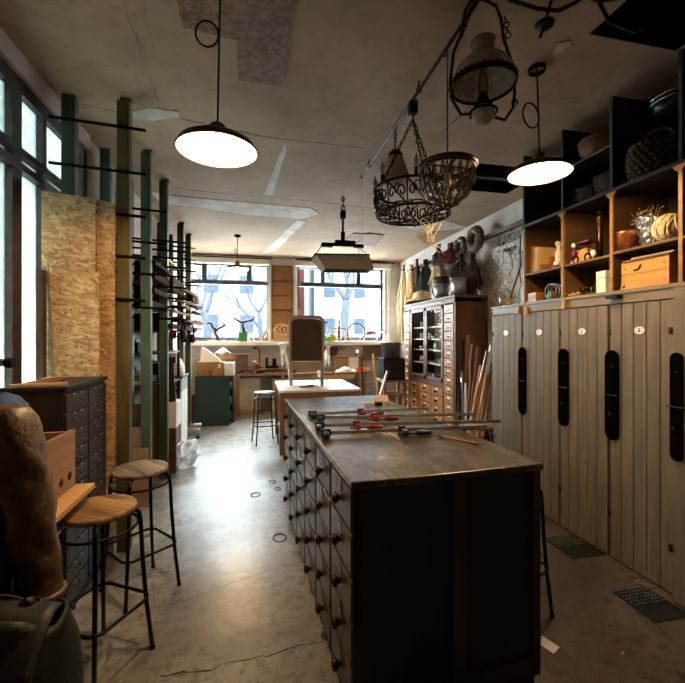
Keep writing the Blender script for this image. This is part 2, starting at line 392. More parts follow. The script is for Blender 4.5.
# floor crack near the counter
def strip(pts, w, z0, z1):
    mb = MB(); P = [Vector(p) for p in pts]; L = []; R = []
    for i, p in enumerate(P):
        d = (P[min(i+1, len(P)-1)]-P[max(i-1, 0)]).normalized(); nrm = Vector((-d.y, d.x, 0))
        ww = w*(.5+.9*RND.random()); L.append(p+nrm*ww/2); R.append(p-nrm*ww/2)
    n = len(P); vs = [(p.x, p.y, z1) for p in L]+[(p.x, p.y, z1) for p in R]
    return mb.add(vs, [(i, i+1, n+i+1, n+i) for i in range(n-1)])
cr = []
for px, py in ((160,676),(182,672),(205,671),(222,664),(240,661),(262,656),(285,650),(300,645),(322,642)):
    p = at_z(px, py, 0); cr += [p, p+Vector((.02+.02*RND.random(), .012*RND.uniform(-1, 1), 0))]
M['crack'] = pm('floor_crack_dirt', '#1c1815', '#2a2420', 20, .9, bump=0)
struct(strip(cr, .008, 0, .0012), 'floor_crack', M['crack'], parent=fl)
cr2 = [at_z(px, py, 0) for px, py in ((180,602),(215,590),(245,578),(285,566),(318,560))]
cr2 = [a.lerp(b, k/4)+Vector((0, RND.uniform(-.006, .006), 0)) for a, b in zip(cr2, cr2[1:]) for k in range(4)]
struct(strip(cr2, .005, 0, .0012), 'floor_crack', M['crack'], parent=fl)
for px, py, s in ((272,482,.035),(255,495,.045),(279,538,.05),(277,489,.03)):      # worn marks set in the concrete
    p = at_z(px, py, 0); struct(MB().ring((p.x, p.y, .0008), s, .006, 'z', 18, 4, 1, 1.2), 'floor_mark', M['crack'], parent=fl)
# ceiling with two openings
holes = [(1.88, 2.51, 1.15, 1.95), (2.2, 2.98, 3.62, 4.32)]
xs = sorted({XL-.3, XR+.3}|{h[i] for h in holes for i in (0, 1)}); ys = sorted({YN-.2, YF+.2}|{h[i] for h in holes for i in (2, 3)})
mb = MB()
for x0, x1 in zip(xs, xs[1:]):
    for y0, y1 in zip(ys, ys[1:]):
        if any(h[0] <= x0 and x1 <= h[1] and h[2] <= y0 and y1 <= h[3] for h in holes): continue
        mb.box(x0, x1, y0, y1, ZC, ZC+.1)
ce = struct(mb, 'ceiling', M['ceiling'])
for h in holes:
    m = MB()
    for a in ((h[0]-.03, h[0], h[2], h[3]), (h[1], h[1]+.03, h[2], h[3]), (h[0], h[1], h[2]-.03, h[2]), (h[0], h[1], h[3], h[3]+.03)): m.box(*a, ZC+.004, ZC+.5)
    m.box(h[0]-.03, h[1]+.03, h[2]-.03, h[3]+.03, ZC+.5, ZC+.53)
    struct(m, 'ceiling_opening', M['void'], parent=ce)
struct(MB().box(2.2, 2.98, 3.93, 4.0, ZC+.01, ZC+.07), 'trim_1', M['void'])
def ceil_poly(name, pix, mat, t=.012, kind='structure', parent=ce):
    poly = [at_z(x, y, ZC-t) for x, y in pix]
    return tag(MB().prism([(p.x, p.y) for p in poly], ZC-t, ZC+.002, 'xy').build(name, mat, parent), kind=kind)
for pix in (((172,196),(205,199),(250,203),(310,208),(319,214),(300,219),(250,215),(196,207)), ((128,112),(150,108),(178,112),(178,117),(152,121),(134,118)), ((280,152),(285,143),(286,150),(272,195),(264,195)),
            ((556,44),(570,41),(572,47),(552,57)), ((400,226),(440,220),(470,228),(420,232)), ((296,220),(306,221),(276,250),(262,254)), ((150,192),(175,196),(200,207),(160,203))):
    ceil_poly('ceiling_patch', pix, M['patchw'], .006)
for pix in (((0,150),(60,125),(62,128)), ):
    pass
def crackline(pix, w=.012):
    pts = []
    P = [at_z(x, y, ZC) for x, y in pix]
    for a, b in zip(P, P[1:]):
        for k in range(5): pts.append(a.lerp(b, k/5)+Vector((RND.uniform(-.012, .012), RND.uniform(-.012, .012), 0)))
    struct(strip(pts, w, 0, ZC-.0015), 'ceiling_crack', M['crack'], parent=ce)
crackline(((180,118),(215,126),(262,136),(320,143),(375,150))); crackline(((128,12),(138,40),(142,55),(152,84),(160,105)), .003)
crackline(((170,187),(210,192),(260,196),(330,203),(420,214)), .016); crackline(((75,103),(110,110),(128,116)), .006)
crackline(((500,60),(470,105),(436,140)), .008)
# walls -------------------------------------------------------------
wl = MB()
GY0, GY1 = 2.36, 3.86                                   # the glazed stretch of the left wall
wl.box(XL-.2, XL, YN, GY0, 0, ZC).box(XL-.2, XL, GY1, YF, 0, ZC).box(XL-.2, XL, GY0, GY1, 0, .72).box(XL-.2, XL+.02, GY0, GY1, 3.17, ZC)
struct(wl, 'wall_left', M['lplaster'])
struct(MB().box(XR, XR+.2, YN, YF, 0, ZC), 'wall_right', M['plaster'])
struct(MB().box(XL-.2, XR+.2, YN-.2, YN, 0, ZC), 'wall_back', M['backw'])
W1, W2 = (XL, .30), (.90, 2.92); ZS, ZT = 1.48, 3.14
wf = MB()
wf.box(XL-.2, XR+.2, YF, YF+.3, 0, ZS-.08).box(XL-.2, XR+.2, YF, YF+.3, ZT, ZC)
wf.box(W1[1], W2[0], YF, YF+.3, ZS-.08, ZT).box(W2[1], XR+.2, YF, YF+.3, ZS-.08, ZT).box(XL-.2, XL, YF, YF+.3, ZS-.08, ZT)
struct(wf, 'wall_far', M['plaster'])
struct(MB().box(XL, XR, YF-.012, YF, .0, 1.38), 'trim_2', M['farwall'])     # raw blockwork under the sill
sill = struct(MB().box(XL, XR-.2, 8.62, YF+.15, ZS-.085, ZS), 'trim_3', M['sill'], bevel=.006)
def window(name, x0, x1, mull):
    y = YF+.14; f = MB(); d = .05
    f.box(x0, x1, y, y+d, ZS, ZS+.085).box(x0, x1, y, y+d, ZT-.03, ZT).box(x0, x0+.06, y, y+d, ZS, ZT).box(x1-.06, x1, y, y+d, ZS, ZT)
    f.box(x0, x1, y-.015, y+d, 2.705, 2.80)
    for a in mull: f.box(a-.05, a+.05, y-.01, y+d, 2.80, ZT)
    o = struct(f, name, M['frame'])
    tag(MB().box(x0+.01, x1-.01, y+.02, y+.026, ZS+.01, ZT-.01).build('pane', M['glass'], o), kind='structure')
    return o
window('window_1', W1[0], W1[1], (-1.06, -.13)); window('window_2', W2[0], W2[1], (1.49, 2.33))
for i, (a, b) in enumerate(((W1[0]+.01, W1[1]-.0), (W2[0]-.06, W2[1]+.12))):
    struct(MB().box(a, b, YF-.13, YF-.002, ZT-.02, ZC-.025), 'trim_%d' % (4+i), M['trimw'], bevel=.008)   # roller shutter housings
struct(MB().box(W2[1]+.06, W2[1]+.12, YF-.04, YF, ZS, ZT-.02), 'trim_6', M['trimw'])
struct(MB().box(W1[1]-.03, W1[1]+.03, YF-.04, YF, ZS, ZT-.02), 'trim_7', M['trimw'])
struct(MB().box(W2[0]-.06, W2[0]-.0, YF-.04, YF, ZS, ZT-.02), 'trim_8', M['trimw'])
# glazed left wall
f = MB(); x0, x1 = XL-.09, XL-.01
f.box(x0, x1, GY0, GY1, 3.08, 3.17).box(x0, x1, GY0, GY1, .72, .80)
for y, w in ((2.41, .1), (2.83, .1), (3.16, .05), (3.81, .1)): f.box(x0, x1, y-w/2, y+w/2, .8, 3.08)
f.box(x0-.005, x1+.012, GY0, GY1, 2.695, 2.735).box(x0-.005, x1+.012, GY0, GY1, 2.595, 2.64)
o = struct(f, 'window_3', M['rustframe'])
tag(MB().box(XL-.06, XL-.052, GY0, GY1, .78, 3.1).build('pane', M['dirty'], o), kind='structure')
# conduit along the far wall under the ceiling
struct(MB().tube([(XL, YF-.15, ZC-.06), (.35, YF-.15, ZC-.06)], .012).tube([(.85, YF-.15, ZC-.05), (3.1, YF-.15, ZC-.05)], .012), 'trim_9', M['matt'])

# ---------------------------------------------------------------- outside
struct(MB().box(-14, 26, YF+.35, 70, .55, .75), 'pavement', M['pave'])
struct(MB().box(-9, XL-.9, -6, YF+.3, -.1, .1), 'yard_ground', M['yard'])
struct(MB().box(-4.2, -3.9, -4, 9, 0, 4.4), 'yard_wall', M['yard'])
struct(MB().box(-3.95, XL-.9, -4, 9, 4.2, 4.4), 'added_yard_roof', M['yard'])  # unseen; added, with the extra wall height, to cut daylight from the left
struct(MB().box(-3.95, XL-.2, 8.9, 9.1, 0, 4.4), 'yard_end_wall', M['yard'])
yb = empty('yard_shed', 'grey shed in the yard beyond the left window', 'shed', (-2.9, 3.35, .1))
MB().box(-.5, .4, -1.2, 1.9, 0, 2.1).build('shed_wall', M['beige'], yb); MB().box(-.55, .5, -1.25, 1.95, 2.1, 2.5).build('fascia', M['grey'], yb)
def building(loc, w, h, d, mat, label, rows, cols):
    b = empty('street_building', label, 'building', loc); MB().box(-w/2, w/2, 0, d, 0, h).build('wall', mat, b)
    m0 = None
    for r in range(rows):
        for c in range(cols):
            p = (-w/2+(c+.5)*w/cols, -.02, 1.2+r*(h-1)/rows)
            if m0 is None:
                m0 = MB().box(-.55, .55, 0, .1, 0, 1.5).build('window_pane', M['facw'], b, p); MB().box(-.65, .65, -.03, 0, -.1, 0).build('window_ledge', M['fac'], m0)
            else: copy_part(m0, b, p)
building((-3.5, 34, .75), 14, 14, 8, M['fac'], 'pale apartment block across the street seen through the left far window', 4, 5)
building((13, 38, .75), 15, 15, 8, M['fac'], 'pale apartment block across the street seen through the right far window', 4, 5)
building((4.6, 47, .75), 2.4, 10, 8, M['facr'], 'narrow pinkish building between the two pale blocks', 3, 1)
tag(MB().box(-6.2, -4.7, 24, 24.6, .75, 3.2).build('garden_wall', M['facr']), 'low pinkish brick wall across the street behind the left bare tree', 'wall')
def tree(loc, seed, h, label, lean=0, r0=.2):
    R = random.Random(seed); mb = MB()
    def limb(p, d, L, r, depth):
        pts = [p]; rr = [r]; n = 5
        for k in range(n):
            d = (d+Vector((R.uniform(-.16, .16), R.uniform(-.12, .12), R.uniform(-.02, .12)))).normalized()
            pts.append(pts[-1]+d*L/n); rr.append(r*(1-.45*(k+1)/n))
        mb.tube(pts, rr, 7 if depth < 2 else 5)
        if depth < 5:
            for q in range(3 if depth < 3 else 2):
                k = R.choice((3, 4, 5)) if q else 5
                a = R.uniform(0, 2*pi); s = Vector((cos(a)*1.0, sin(a)*.5, .15+.25*R.random()))
                limb(pts[k], (d*.8+s*.75).normalized(), L*R.uniform(.6, .85), rr[k]*.72, depth+1)
    limb(Vector((0,0,0)), Vector((lean, 0, 1)).normalized(), h, r0, 0)
    return tag(mb.build('bare_tree', M['bark'], None, loc), label, 'tree', 'bare street trees')
tree((-2.0, 17.5, .75), 3, 1.9, 'grey bare tree outside the left far window, nearer the green posts', .15, .2)
tree((.35, 24, .75), 11, 2.3, 'grey bare tree outside the left far window, nearer the cane panels', 0, .2)
tree((3.15, 15.0, .75), 5, 2.3, 'thick forked bare tree outside the right far window', .1, .25)

# ================================================================ CEILING FIXTURES
tag(MB().prism([(p.x, p.y) for p in [at_z(x, y, 3.28) for x, y in ((166,-40),(183,27),(236,40),(238,80),(281,87),(291,18),(303,-40))]], 3.277, 3.299, 'xy').build('strand_board_patch', M['osbd']),
    'brown strand board patch screwed to the ceiling above the left pendant lamp', 'board')
for nm, pix in (('near the pulley lamp, left piece', ((345,239),(353,233),(366,234),(360,240))), ('near the pulley lamp, right piece', ((356,243),(367,233),(384,235),(374,247)))):
    tag(MB().prism([(p.x, p.y) for p in [at_z(x, y, 3.29) for x, y in pix]], 3.285, 3.299, 'xy').build('strand_board_patch', M['osbd']),
        'small pinkish board patch on the ceiling '+nm, 'board', 'small ceiling board patches')

def pendant(rim, R, label, cord_top, matsh, loop, power, energy_r=.045):
    o = empty('pendant_lamp', label, 'lamp', rim, 0, 'enamel pendant lamps')
    pr = [(R, 0), (R*.985, .012), (R*.93, .030), (R*.78, .048), (R*.52, .063), (.055, .072), (.045, .078), (.040, .118), (.028, .130), (.012, .136)]
    MB().lathe(pr, n=40).build('shade', matsh, o)
    pi_ = [(R*.985, .001), (R*.965, .012), (R*.91, .026), (R*.76, .043), (R*.50, .058), (.03, .066)]
    MB().lathe(pi_, n=40).build('shade_lining', M['shade_in'], o)
    MB().ring((0,0,0), R, .005, 'z', 40, 6).build('rim', matsh, o)
    MB().lathe([(0.001, -.012), (.02, -.006), (.028, .012), (.022, .036), (.014, .05), (.014, .062)], n=14).build('bulb', M['bulb'], o)
    L = cord_top.z-rim.z; dx, dy = cord_top.x-rim.x, cord_top.y-rim.y
    pts = [(0, 0, .13)]
    for k in range(1, 21): t = k/20; pts.append((dx*t, dy*t, .13+(L-.13)*t))
    c = MB().tube(pts, .005, 6)
    z = .13+(L-.13)*loop[0]; w, h = loop[1], loop[2]
    c.tube([(-w/2+w/2*cos(a)-.004+dx*loop[0], .01*sin(a), z+h/2*sin(a)) for a in [2*pi*k/20 for k in range(20)]], .005, 6, True)
    c.build('cord', M['matt'], o)
    MB().lathe([(.05, L-.03), (.055, L-.004), (.05, L)], c=(dx, dy, 0), n=16).build('ceiling_rose', M['matt'], o)
    l = bpy.data.lights.new('lamp_light', 'POINT'); l.energy = power; l.color = (1, .66, .33); l.shadow_soft_size = .022
    lo = bpy.data.objects.new('lamp_light', l); C.objects.link(lo); lo.parent = o; lo.location = (0, 0, .012)
    return o
PL = LAMP
pendant(at_y(217, 151, 2.02), .19, 'lit enamel pendant lamp hanging over the aisle, nearest on the left', Vector((-.165, 2.02, ZC)), M['lampsh'], (.60, .105, .14), PL)
pendant(at_y(539, 174, 2.24), .19, 'lit enamel pendant lamp hanging before the open shelves on the right', Vector((1.78, 2.26, ZC)), M['lampsh'], (.42, .115, .17), PL)
pendant(at_y(237, 269, 6.92), .185, 'lit ochre pendant lamp hanging before the left far window', at_z(237, 235, ZC), M['yellam'], (.35, .04, .10), PL)

# pipe under the ceiling that carries the old lamps
XP, ZP = 1.09, 3.24
o = empty('hanging_rail', 'black iron pipe under the ceiling carrying the old chandeliers', 'rail', (XP, 4.05, ZP))
MB().tube([(0, 0, 0), (0, -3.2, 0)], .011, 8).build('pipe', M['iron'], o)
for y in (-.28, -1.5, -2.35): MB().tube([(0, y, -.012), (-.006, y, .02), (0, y, ZC-ZP)], .006, 6).ring((0, y, 0), .018, .005, 'y', 14, 6).build('bracket', M['iron'], o)
MB().ball((0, .0, 0), .018, 10).build('end_cap', M['iron'], o)
MB().tube([(0, -.02, -.01), (0, -.02, -.9)], .0012, 4).build('dangling_wire', M['wire'], o)

def chain(mb, a, b, n, R=.016, r=.0035):
    a, b = Vector(a), Vector(b); d = (b-a)/n
    for i in range(n):
        c = a+d*(i+.5); u = d.normalized(); s = u.orthogonal().normalized()
        if i % 2: s = u.cross(s)
        mb.tube([c+u*cos(t)*d.length*.62+s*sin(t)*R*.6 for t in [2*pi*k/10 for k in range(10)]], r, 5, True)
    return mb
# wrought iron basket chandelier
c0 = Vector((XP, 2.66, 2.44)); R = .275
o = empty('iron_chandelier', 'black wrought iron ring chandelier with scrolls hung on three chains from the pipe', 'chandelier', c0, 0, 'old lamps hung from the pipe')
fr = MB().ring((0,0,.15), R, .009, 'z', 36).ring((0,0,-.02), R*.93, .009, 'z', 36)
for k in range(12):
    a = 2*pi*k/12; e = Vector((cos(a), sin(a), 0)); tg = Vector((-sin(a), cos(a), 0))
    fr.tube([e*R+Vector((0,0,.15)), e*R*.93+Vector((0,0,-.02))], .005, 6)
    for q in (-1, 1):
        pts = [e*R*.97+tg*(q*.035)+Vector((0,0,.065))+tg*q*.028*cos(t)*(1-t/9)+Vector((0,0,.045*sin(t)*(1-t/9))) for t in [k2*.5 for k2 in range(14)]]
        fr.tube(pts, .0058, 5)
    fr.tube([e*R+Vector((0,0,.15)), (e*cos(.26)+tg*sin(.26))*R*.95+Vector((0,0,.065)), (e*cos(.52)+tg*sin(.52))*R*.93+Vector((0,0,-.02))], .006, 5)
    fr.ring((e*cos(.26)+tg*sin(.26))*R*.97+Vector((0,0,.09)), .032, .005, 'x' if abs(cos(a+.26)) > .7 else 'y', 12, 5).ring((e*cos(.26)+tg*sin(.26))*R*.8+Vector((0,0,.0)), .045, .005, 'z', 12, 5)
for k in range(6):
    a = 2*pi*k/6; e = Vector((cos(a), sin(a), 0)); fr.tube([e*R*.93+Vector((0,0,-.02)), e*.12+Vector((0,0,-.05)), Vector((0,0,-.055))], .006, 6)
    fr.ring(e*.15+Vector((0,0,-.01)), .05, .004, 'x', 14, 5)
fr.build('ring_frame', M['iron'], o)
for k in range(3):
    a = 2*pi*k/3+.4; ch = MB(); chain(ch, (cos(a)*R, sin(a)*R, .16), (0, 0, .66), 13); ch.build('chain', M['iron'], o)
MB().bx((0,0,.74), (.06,.06,.09)).build('hook_block', M['iron'], o, bevel=.01)
MB().tube([(0,0,.65), (0,0,.70)], .006).ring((0,0,.79), .024, .005, 'x', 14, 6).build('hook', M['iron'], o)
for k, a in enumerate((2.6, 3.5, 4.4)):
    q = Vector((cos(a)*R, sin(a)*R, .155)); b = MB().cyl(q, q+Vector((0,0,.05)), .012, 10)
    b.build('candle_cup', M['iron'], o); MB().lathe([(.008, 0), (.016, .025), (.014, .045), (.002, .085)], q+Vector((0,0,.05)), 12).build('bulb', M['opal'], o)
st = MB()
for k in range(4):
    p = Vector((.04+.05*k, -.08+.03*k, -.05)); st.tube([p+Vector((.05*sin(t*1.7+k), .02*cos(t*2), -.13*sin(t*.5)-.03*k*sin(t*.5))) for t in [j*.42 for j in range(16)]], .003, 5)
st.build('cord_loop', M['rope'], o)
# small lantern with fabric shade hung beside it
p = at_x(393, 178, XP); p = Vector((XP-.0, 3.02, 2.80))
o = empty('lantern', 'small bell lantern with flared brown glass panels beside the iron chandelier', 'lamp', p, 0, 'old lamps hung from the pipe')
MB().lathe([(.0, .25), (.03, .245), (.055, .215), (.06, .2), (.045, .19)], n=20).build('cap', M['iron'], o)
MB().lathe([(.055, .19), (.09, .1), (.125, 0), (.122, 0), (.087, .1), (.053, .19)], n=8, smooth=False).build('glass_panel', M['linen'], o)
hk = MB(); chain(hk, (0,0,.25), (.0,0,.40), 5, .022); hk.build('chain', M['iron'], o); MB().ring((.0,0,.425), .032, .004, 'x', 14, 6).build('hook', M['iron'], o)
# crystal chandelier
c0 = Vector((XP+.02, 2.18, 2.375))
o = empty('crystal_chandelier', 'crystal drop bowl chandelier on a single rod hung from the pipe', 'chandelier', c0, 0, 'old lamps hung from the pipe')
R = .16
MB().ring((0,0,.19), R, .014, 'z', 32).ring((0,0,.17), R*.98, .006, 'z', 32).tube([(-R,0,.19),(R,0,.19)], .006).tube([(0,-R,.19),(0,R,.19)], .006).build('rim_band', M['bronze'], o)
n_ = 0
for row, (z0, z1, r0, r1, cnt, w) in enumerate(((.175, .07, R, .145, 20, .016), (.075, .0, .148, .10, 16, .016), (.015, -.045, .105, .04, 10, .016))):
    for k in range(cnt):
        a = 2*pi*(k+.5*row)/cnt
        A = Vector((r0*cos(a), r0*sin(a), z0)); B = Vector((r1*cos(a), r1*sin(a), z1)); q = A.lerp(B, .7)
        MB().tube([A, A.lerp(B, .25), q, B], [.003, .010, .016, .003], 5).build('crystal_drop', M['crystal'], o)
MB().ball((0,0,-.05), .02, 10).build('finial', M['crystal'], o)
MB().tube([(0,0,.19),(0,0,.85)], .005, 8).build('rod', M['bronze'], o); MB().ring((-.01,0,.865), .022, .005, 'x', 14, 6).build('hook', M['iron'], o)
MB().lathe([(.001,.06),(.02,.07),(.025,.1),(.012,.14),(.012,.19)], n=12).build('bulb', M['opal'], o)
# big oil lamp
c0 = Vector((1.11, 1.80, 2.70)); R = .155
o = empty('oil_lamp', 'old hanging oil lamp with a large opal glass dome in a black iron harp', 'lamp', c0, 0, 'old lamps hung from the pipe')
MB().lathe([(R, .115), (R*.97, .15), (R*.82, .20), (R*.55, .24), (.06, .265), (.052, .285), (.06, .33), (.055, .33), (.047, .285), (.052, .262), (R*.53, .235), (R*.8, .195), (R*.94, .15), (R*.97, .115)], n=36).build('dome', M['opal'], o)
cr_ = MB().lathe([(R*1.0, .10), (R*1.04, .107), (R*1.04, .125), (R*1.0, .13), (R*.985, .10)], n=36)
for k in range(36): cr_.ball((R*1.04*cos(2*pi*k/36), R*1.04*sin(2*pi*k/36), .128), .004, 6)
cr_.build('gallery_ring', M['iron'], o)
MB().lathe([(.001,-.085), (.034,-.08), (.052,-.05), (.054,-.025), (.045,-.005), (.03,.005)], n=24).build('oil_font', M['opal'], o)
MB().lathe([(.03,0), (.045,.005), (.045,.02), (.03,.03), (.022,.06), (.012,.075)], n=18).ring((0,0,-.025), .065, .006, 'z', 24).build('burner', M['iron'], o)
MB().lathe([(.018,.05), (.026,.09), (.018,.16), (.016,.24), (.014,.24), (.016,.16), (.024,.09), (.016,.05)], n=16).build('chimney', M['clear'], o)
hp = MB()
for sg in (-1, 1):
    hp.tube([(0,0,.54), (sg*.07,0,.52), (sg*.10,0,.46), (sg*.115,0,.36), (sg*.16,0,.25), (sg*.178,0,.10), (sg*.17,0,.02), (sg*.12,0,-.05), (sg*.066,0,-.04)], .0075, 8)
    hp.tube([(sg*.175+sg*.02*cos(t)*(1-t/8), 0, .04+.03*sin(t)*(1-t/8)) for t in [k*.5 for k in range(12)]], .004, 5)
hp.build('harp', M['iron'], o)
MB().ring((0,0,.555), .02, .006, 'y', 14, 6).build('hook', M['iron'], o)
ch = MB(); chain(ch, (-.115, .01, .34), (-.05, .01, .52), 6); ch.build('chain', M['iron'], o); ch = MB(); chain(ch, (.13, .01, .48), (.15, .01, .38), 4, .02); ch.build('chain', M['iron'], o)
# curled iron arms of another lamp, above the oil lamp
c0 = Vector((1.30, 1.58, 3.0))
o = empty('iron_bracket_lamp', 'black iron arms with curled ends crossing under the ceiling at the top edge', 'lamp', c0, 0, 'old lamps hung from the pipe')
MB().tube([(-.21,.07,.24),(-.16,.05,.10),(-.05,.0,.04),(.06,0,.05),(.16,0,.11),(.25,0,.22)], .009, 8).build('arm', M['iron'], o)
MB().tube([(.42,.14,.27),(.46,.12,.16),(.55,.06,.08),(.64,.02,.10),(.72,0,.19),(.76,0,.3)], .010, 8).build('arm', M['iron'], o)
MB().tube([(-.21,.07,.24),(0,.1,.285),(.42,.14,.27),(.76,0,.29)], .008, 8).build('spine', M['iron'], o)
# black ceiling canopy with rod
p = at_z(544, 24, 3.2)
o = empty('ceiling_canopy', 'black round canopy with a short rod under the ceiling at the top', 'lamp part', p)
MB().lathe([(.001,-.012),(.045,-.01),(.05,.0),(.03,.012),(.012,.018)], n=24).build('disc', M['iron'], o); MB().tube([(-.012,.02,-.06),(0,0,0),(.016,-.03,.10)], .008, 8).build('rod', M['iron'], o)
# rise and fall lamp with a cloth shade
p = Vector((1.05, 4.79, 2.52))
o = empty('rise_and_fall_lamp', 'black rise-and-fall lamp with a wide rectangular grey cloth shade', 'lamp', p)
MB().tube([(0,0,.20),(0,0,.33)], .026, 12).tube([(0,0,.33),(0,0,.53)], .014, 10).bx((0,0,.54),(.06,.06,.09)).build('stem', M['matt'], o)
MB().tube([(0,0,.58),(0,0,.775)], .005, 6).ring((0,0,.62), .028, .005, 'y', 14, 6).ring((0,0,.73), .02, .005, 'y', 14, 6).build('hook', M['iron'], o)
MB().bx((0,0,.195),(.2,.08,.05)).bx((0,0,.17),(.52,.05,.03)).bx((-.2,0,.155),(.14,.06,.035)).bx((.2,0,.16),(.12,.06,.03)).tube([(.13,0,.18),(.13,0,.225)], .03, 12).build('crossbar', M['matt'], o)
W_, w_ = .36, .26
sh = MB(); A = [(-W_,-.2,.0),(.27,-.2,.025),(.27,.2,.025),(-W_,.2,.0)]; B = [(-.24,-.14,-.15),(.35,-.14,-.14),(.35,.14,-.14),(-.24,.14,-.15)]
sh.add(A+B, [(0,1,5,4),(1,2,6,5),(2,3,7,6),(3,0,4,7),(0,3,2,1)])
sh.build('cloth_shade', M['linen'], o, solid=.006)
for x, y in ((-W_,-.2),(.27,-.2),(-W_,.2),(.27,.2)): MB().tube([(x,y,.01),(x*.72,0,.15)], .004, 5).build('wire', M['matt'], o)
MB().tube([(-W_-.02,-.2,0),(.28,-.2,.025),(.28,.2,.025),(-W_-.02,.2,0)], .009, 6, True).build('shade_frame', M['matt'], o)
# ================================================================ BIG FURNITURE
# apothecary counter in the middle
CR = radians(2.6); CO = Vector((.372, 1.505, 0)); CW, CL, CH = .868, 2.19, .995
o = empty('apothecary_counter', 'long black-stained drawer counter with a worn wooden top in the middle of the room', 'counter', CO, CR)
MB().box(.025, CW-.012, .014, CL-.01, .06, CH-.03).build('carcass', M['counter'], o)
MB().box(.02, CW-.02, .02, CL-.02, 0, .06).build('plinth', M['counter'], o)
tp = MB().prism([(-.012,-.012),(CW*.3,-.016),(CW*.62,-.012),(CW+.008,-.006),(CW+.008,CL),(-.012,CL)], CH-.03, CH, 'xy').build('counter_top', M['ctop'], o, bevel=.006)
e = MB()
e.box(0, .03, .0, .016, .06, CH-.03).box(CW*.50, CW*.50+.06, .0, .016, .06, CH-.03).box(CW-.04, CW-.005, 0, .016, .06, CH-.03).box(.03, CW-.04, .002, .016, .06, .14)
e.build('end_stile', M['counters'], o)
fr = MB()
NC, NR = 6, 5; cw = CL/NC; rh = (CH-.03-.07)/NR
for c in range(NC+1): fr.box(.0, .03, max(0, c*cw-.012), min(CL, c*cw+.012), .06, CH-.03)
for r in range(NR+1): fr.box(.002, .03, 0, CL, .06+r*rh-.0, .06+r*rh+.012)
fr.build('drawer_frame', M['counter'], o)
d0 = None
for c in range(NC):
    for r in range(NR):
        p = (.004, (c+.5)*cw, .06+(r+.5)*rh+.006)
        if d0 is None:
            d0 = MB().bx((0,0,0), (.022, cw-.03, rh-.018)).build('drawer', M['counterd'], o, p, bevel=.003)
            MB().lathe([(.012,0),(.011,.008),(.02,.014),(.026,.024),(.022,.034),(.001,.038)], n=16, M=Matrix.Rotation(-pi/2, 4, 'Y')).build('knob', M['bronze'], d0, (-.011, .0, -.008))
            lh = MB().tube([(0,-.022,.0),(0,-.022,.038),(0,0,.05),(0,.022,.038),(0,.022,0)], .0022, 5, True).box(-.001, .001, -.020, .020, .002, .036)
            lh.build('label_holder', M['steel'], d0, (-.013, 0, .028))
        else: copy_part(d0, o, p)
CI = Matrix.Translation(CO) @ Matrix.Rotation(CR, 4, 'Z')
MB().box(.42, .432, .55, 1.0, CH-.001, CH+.0012).build('scratch_line', M['patchw'], o)

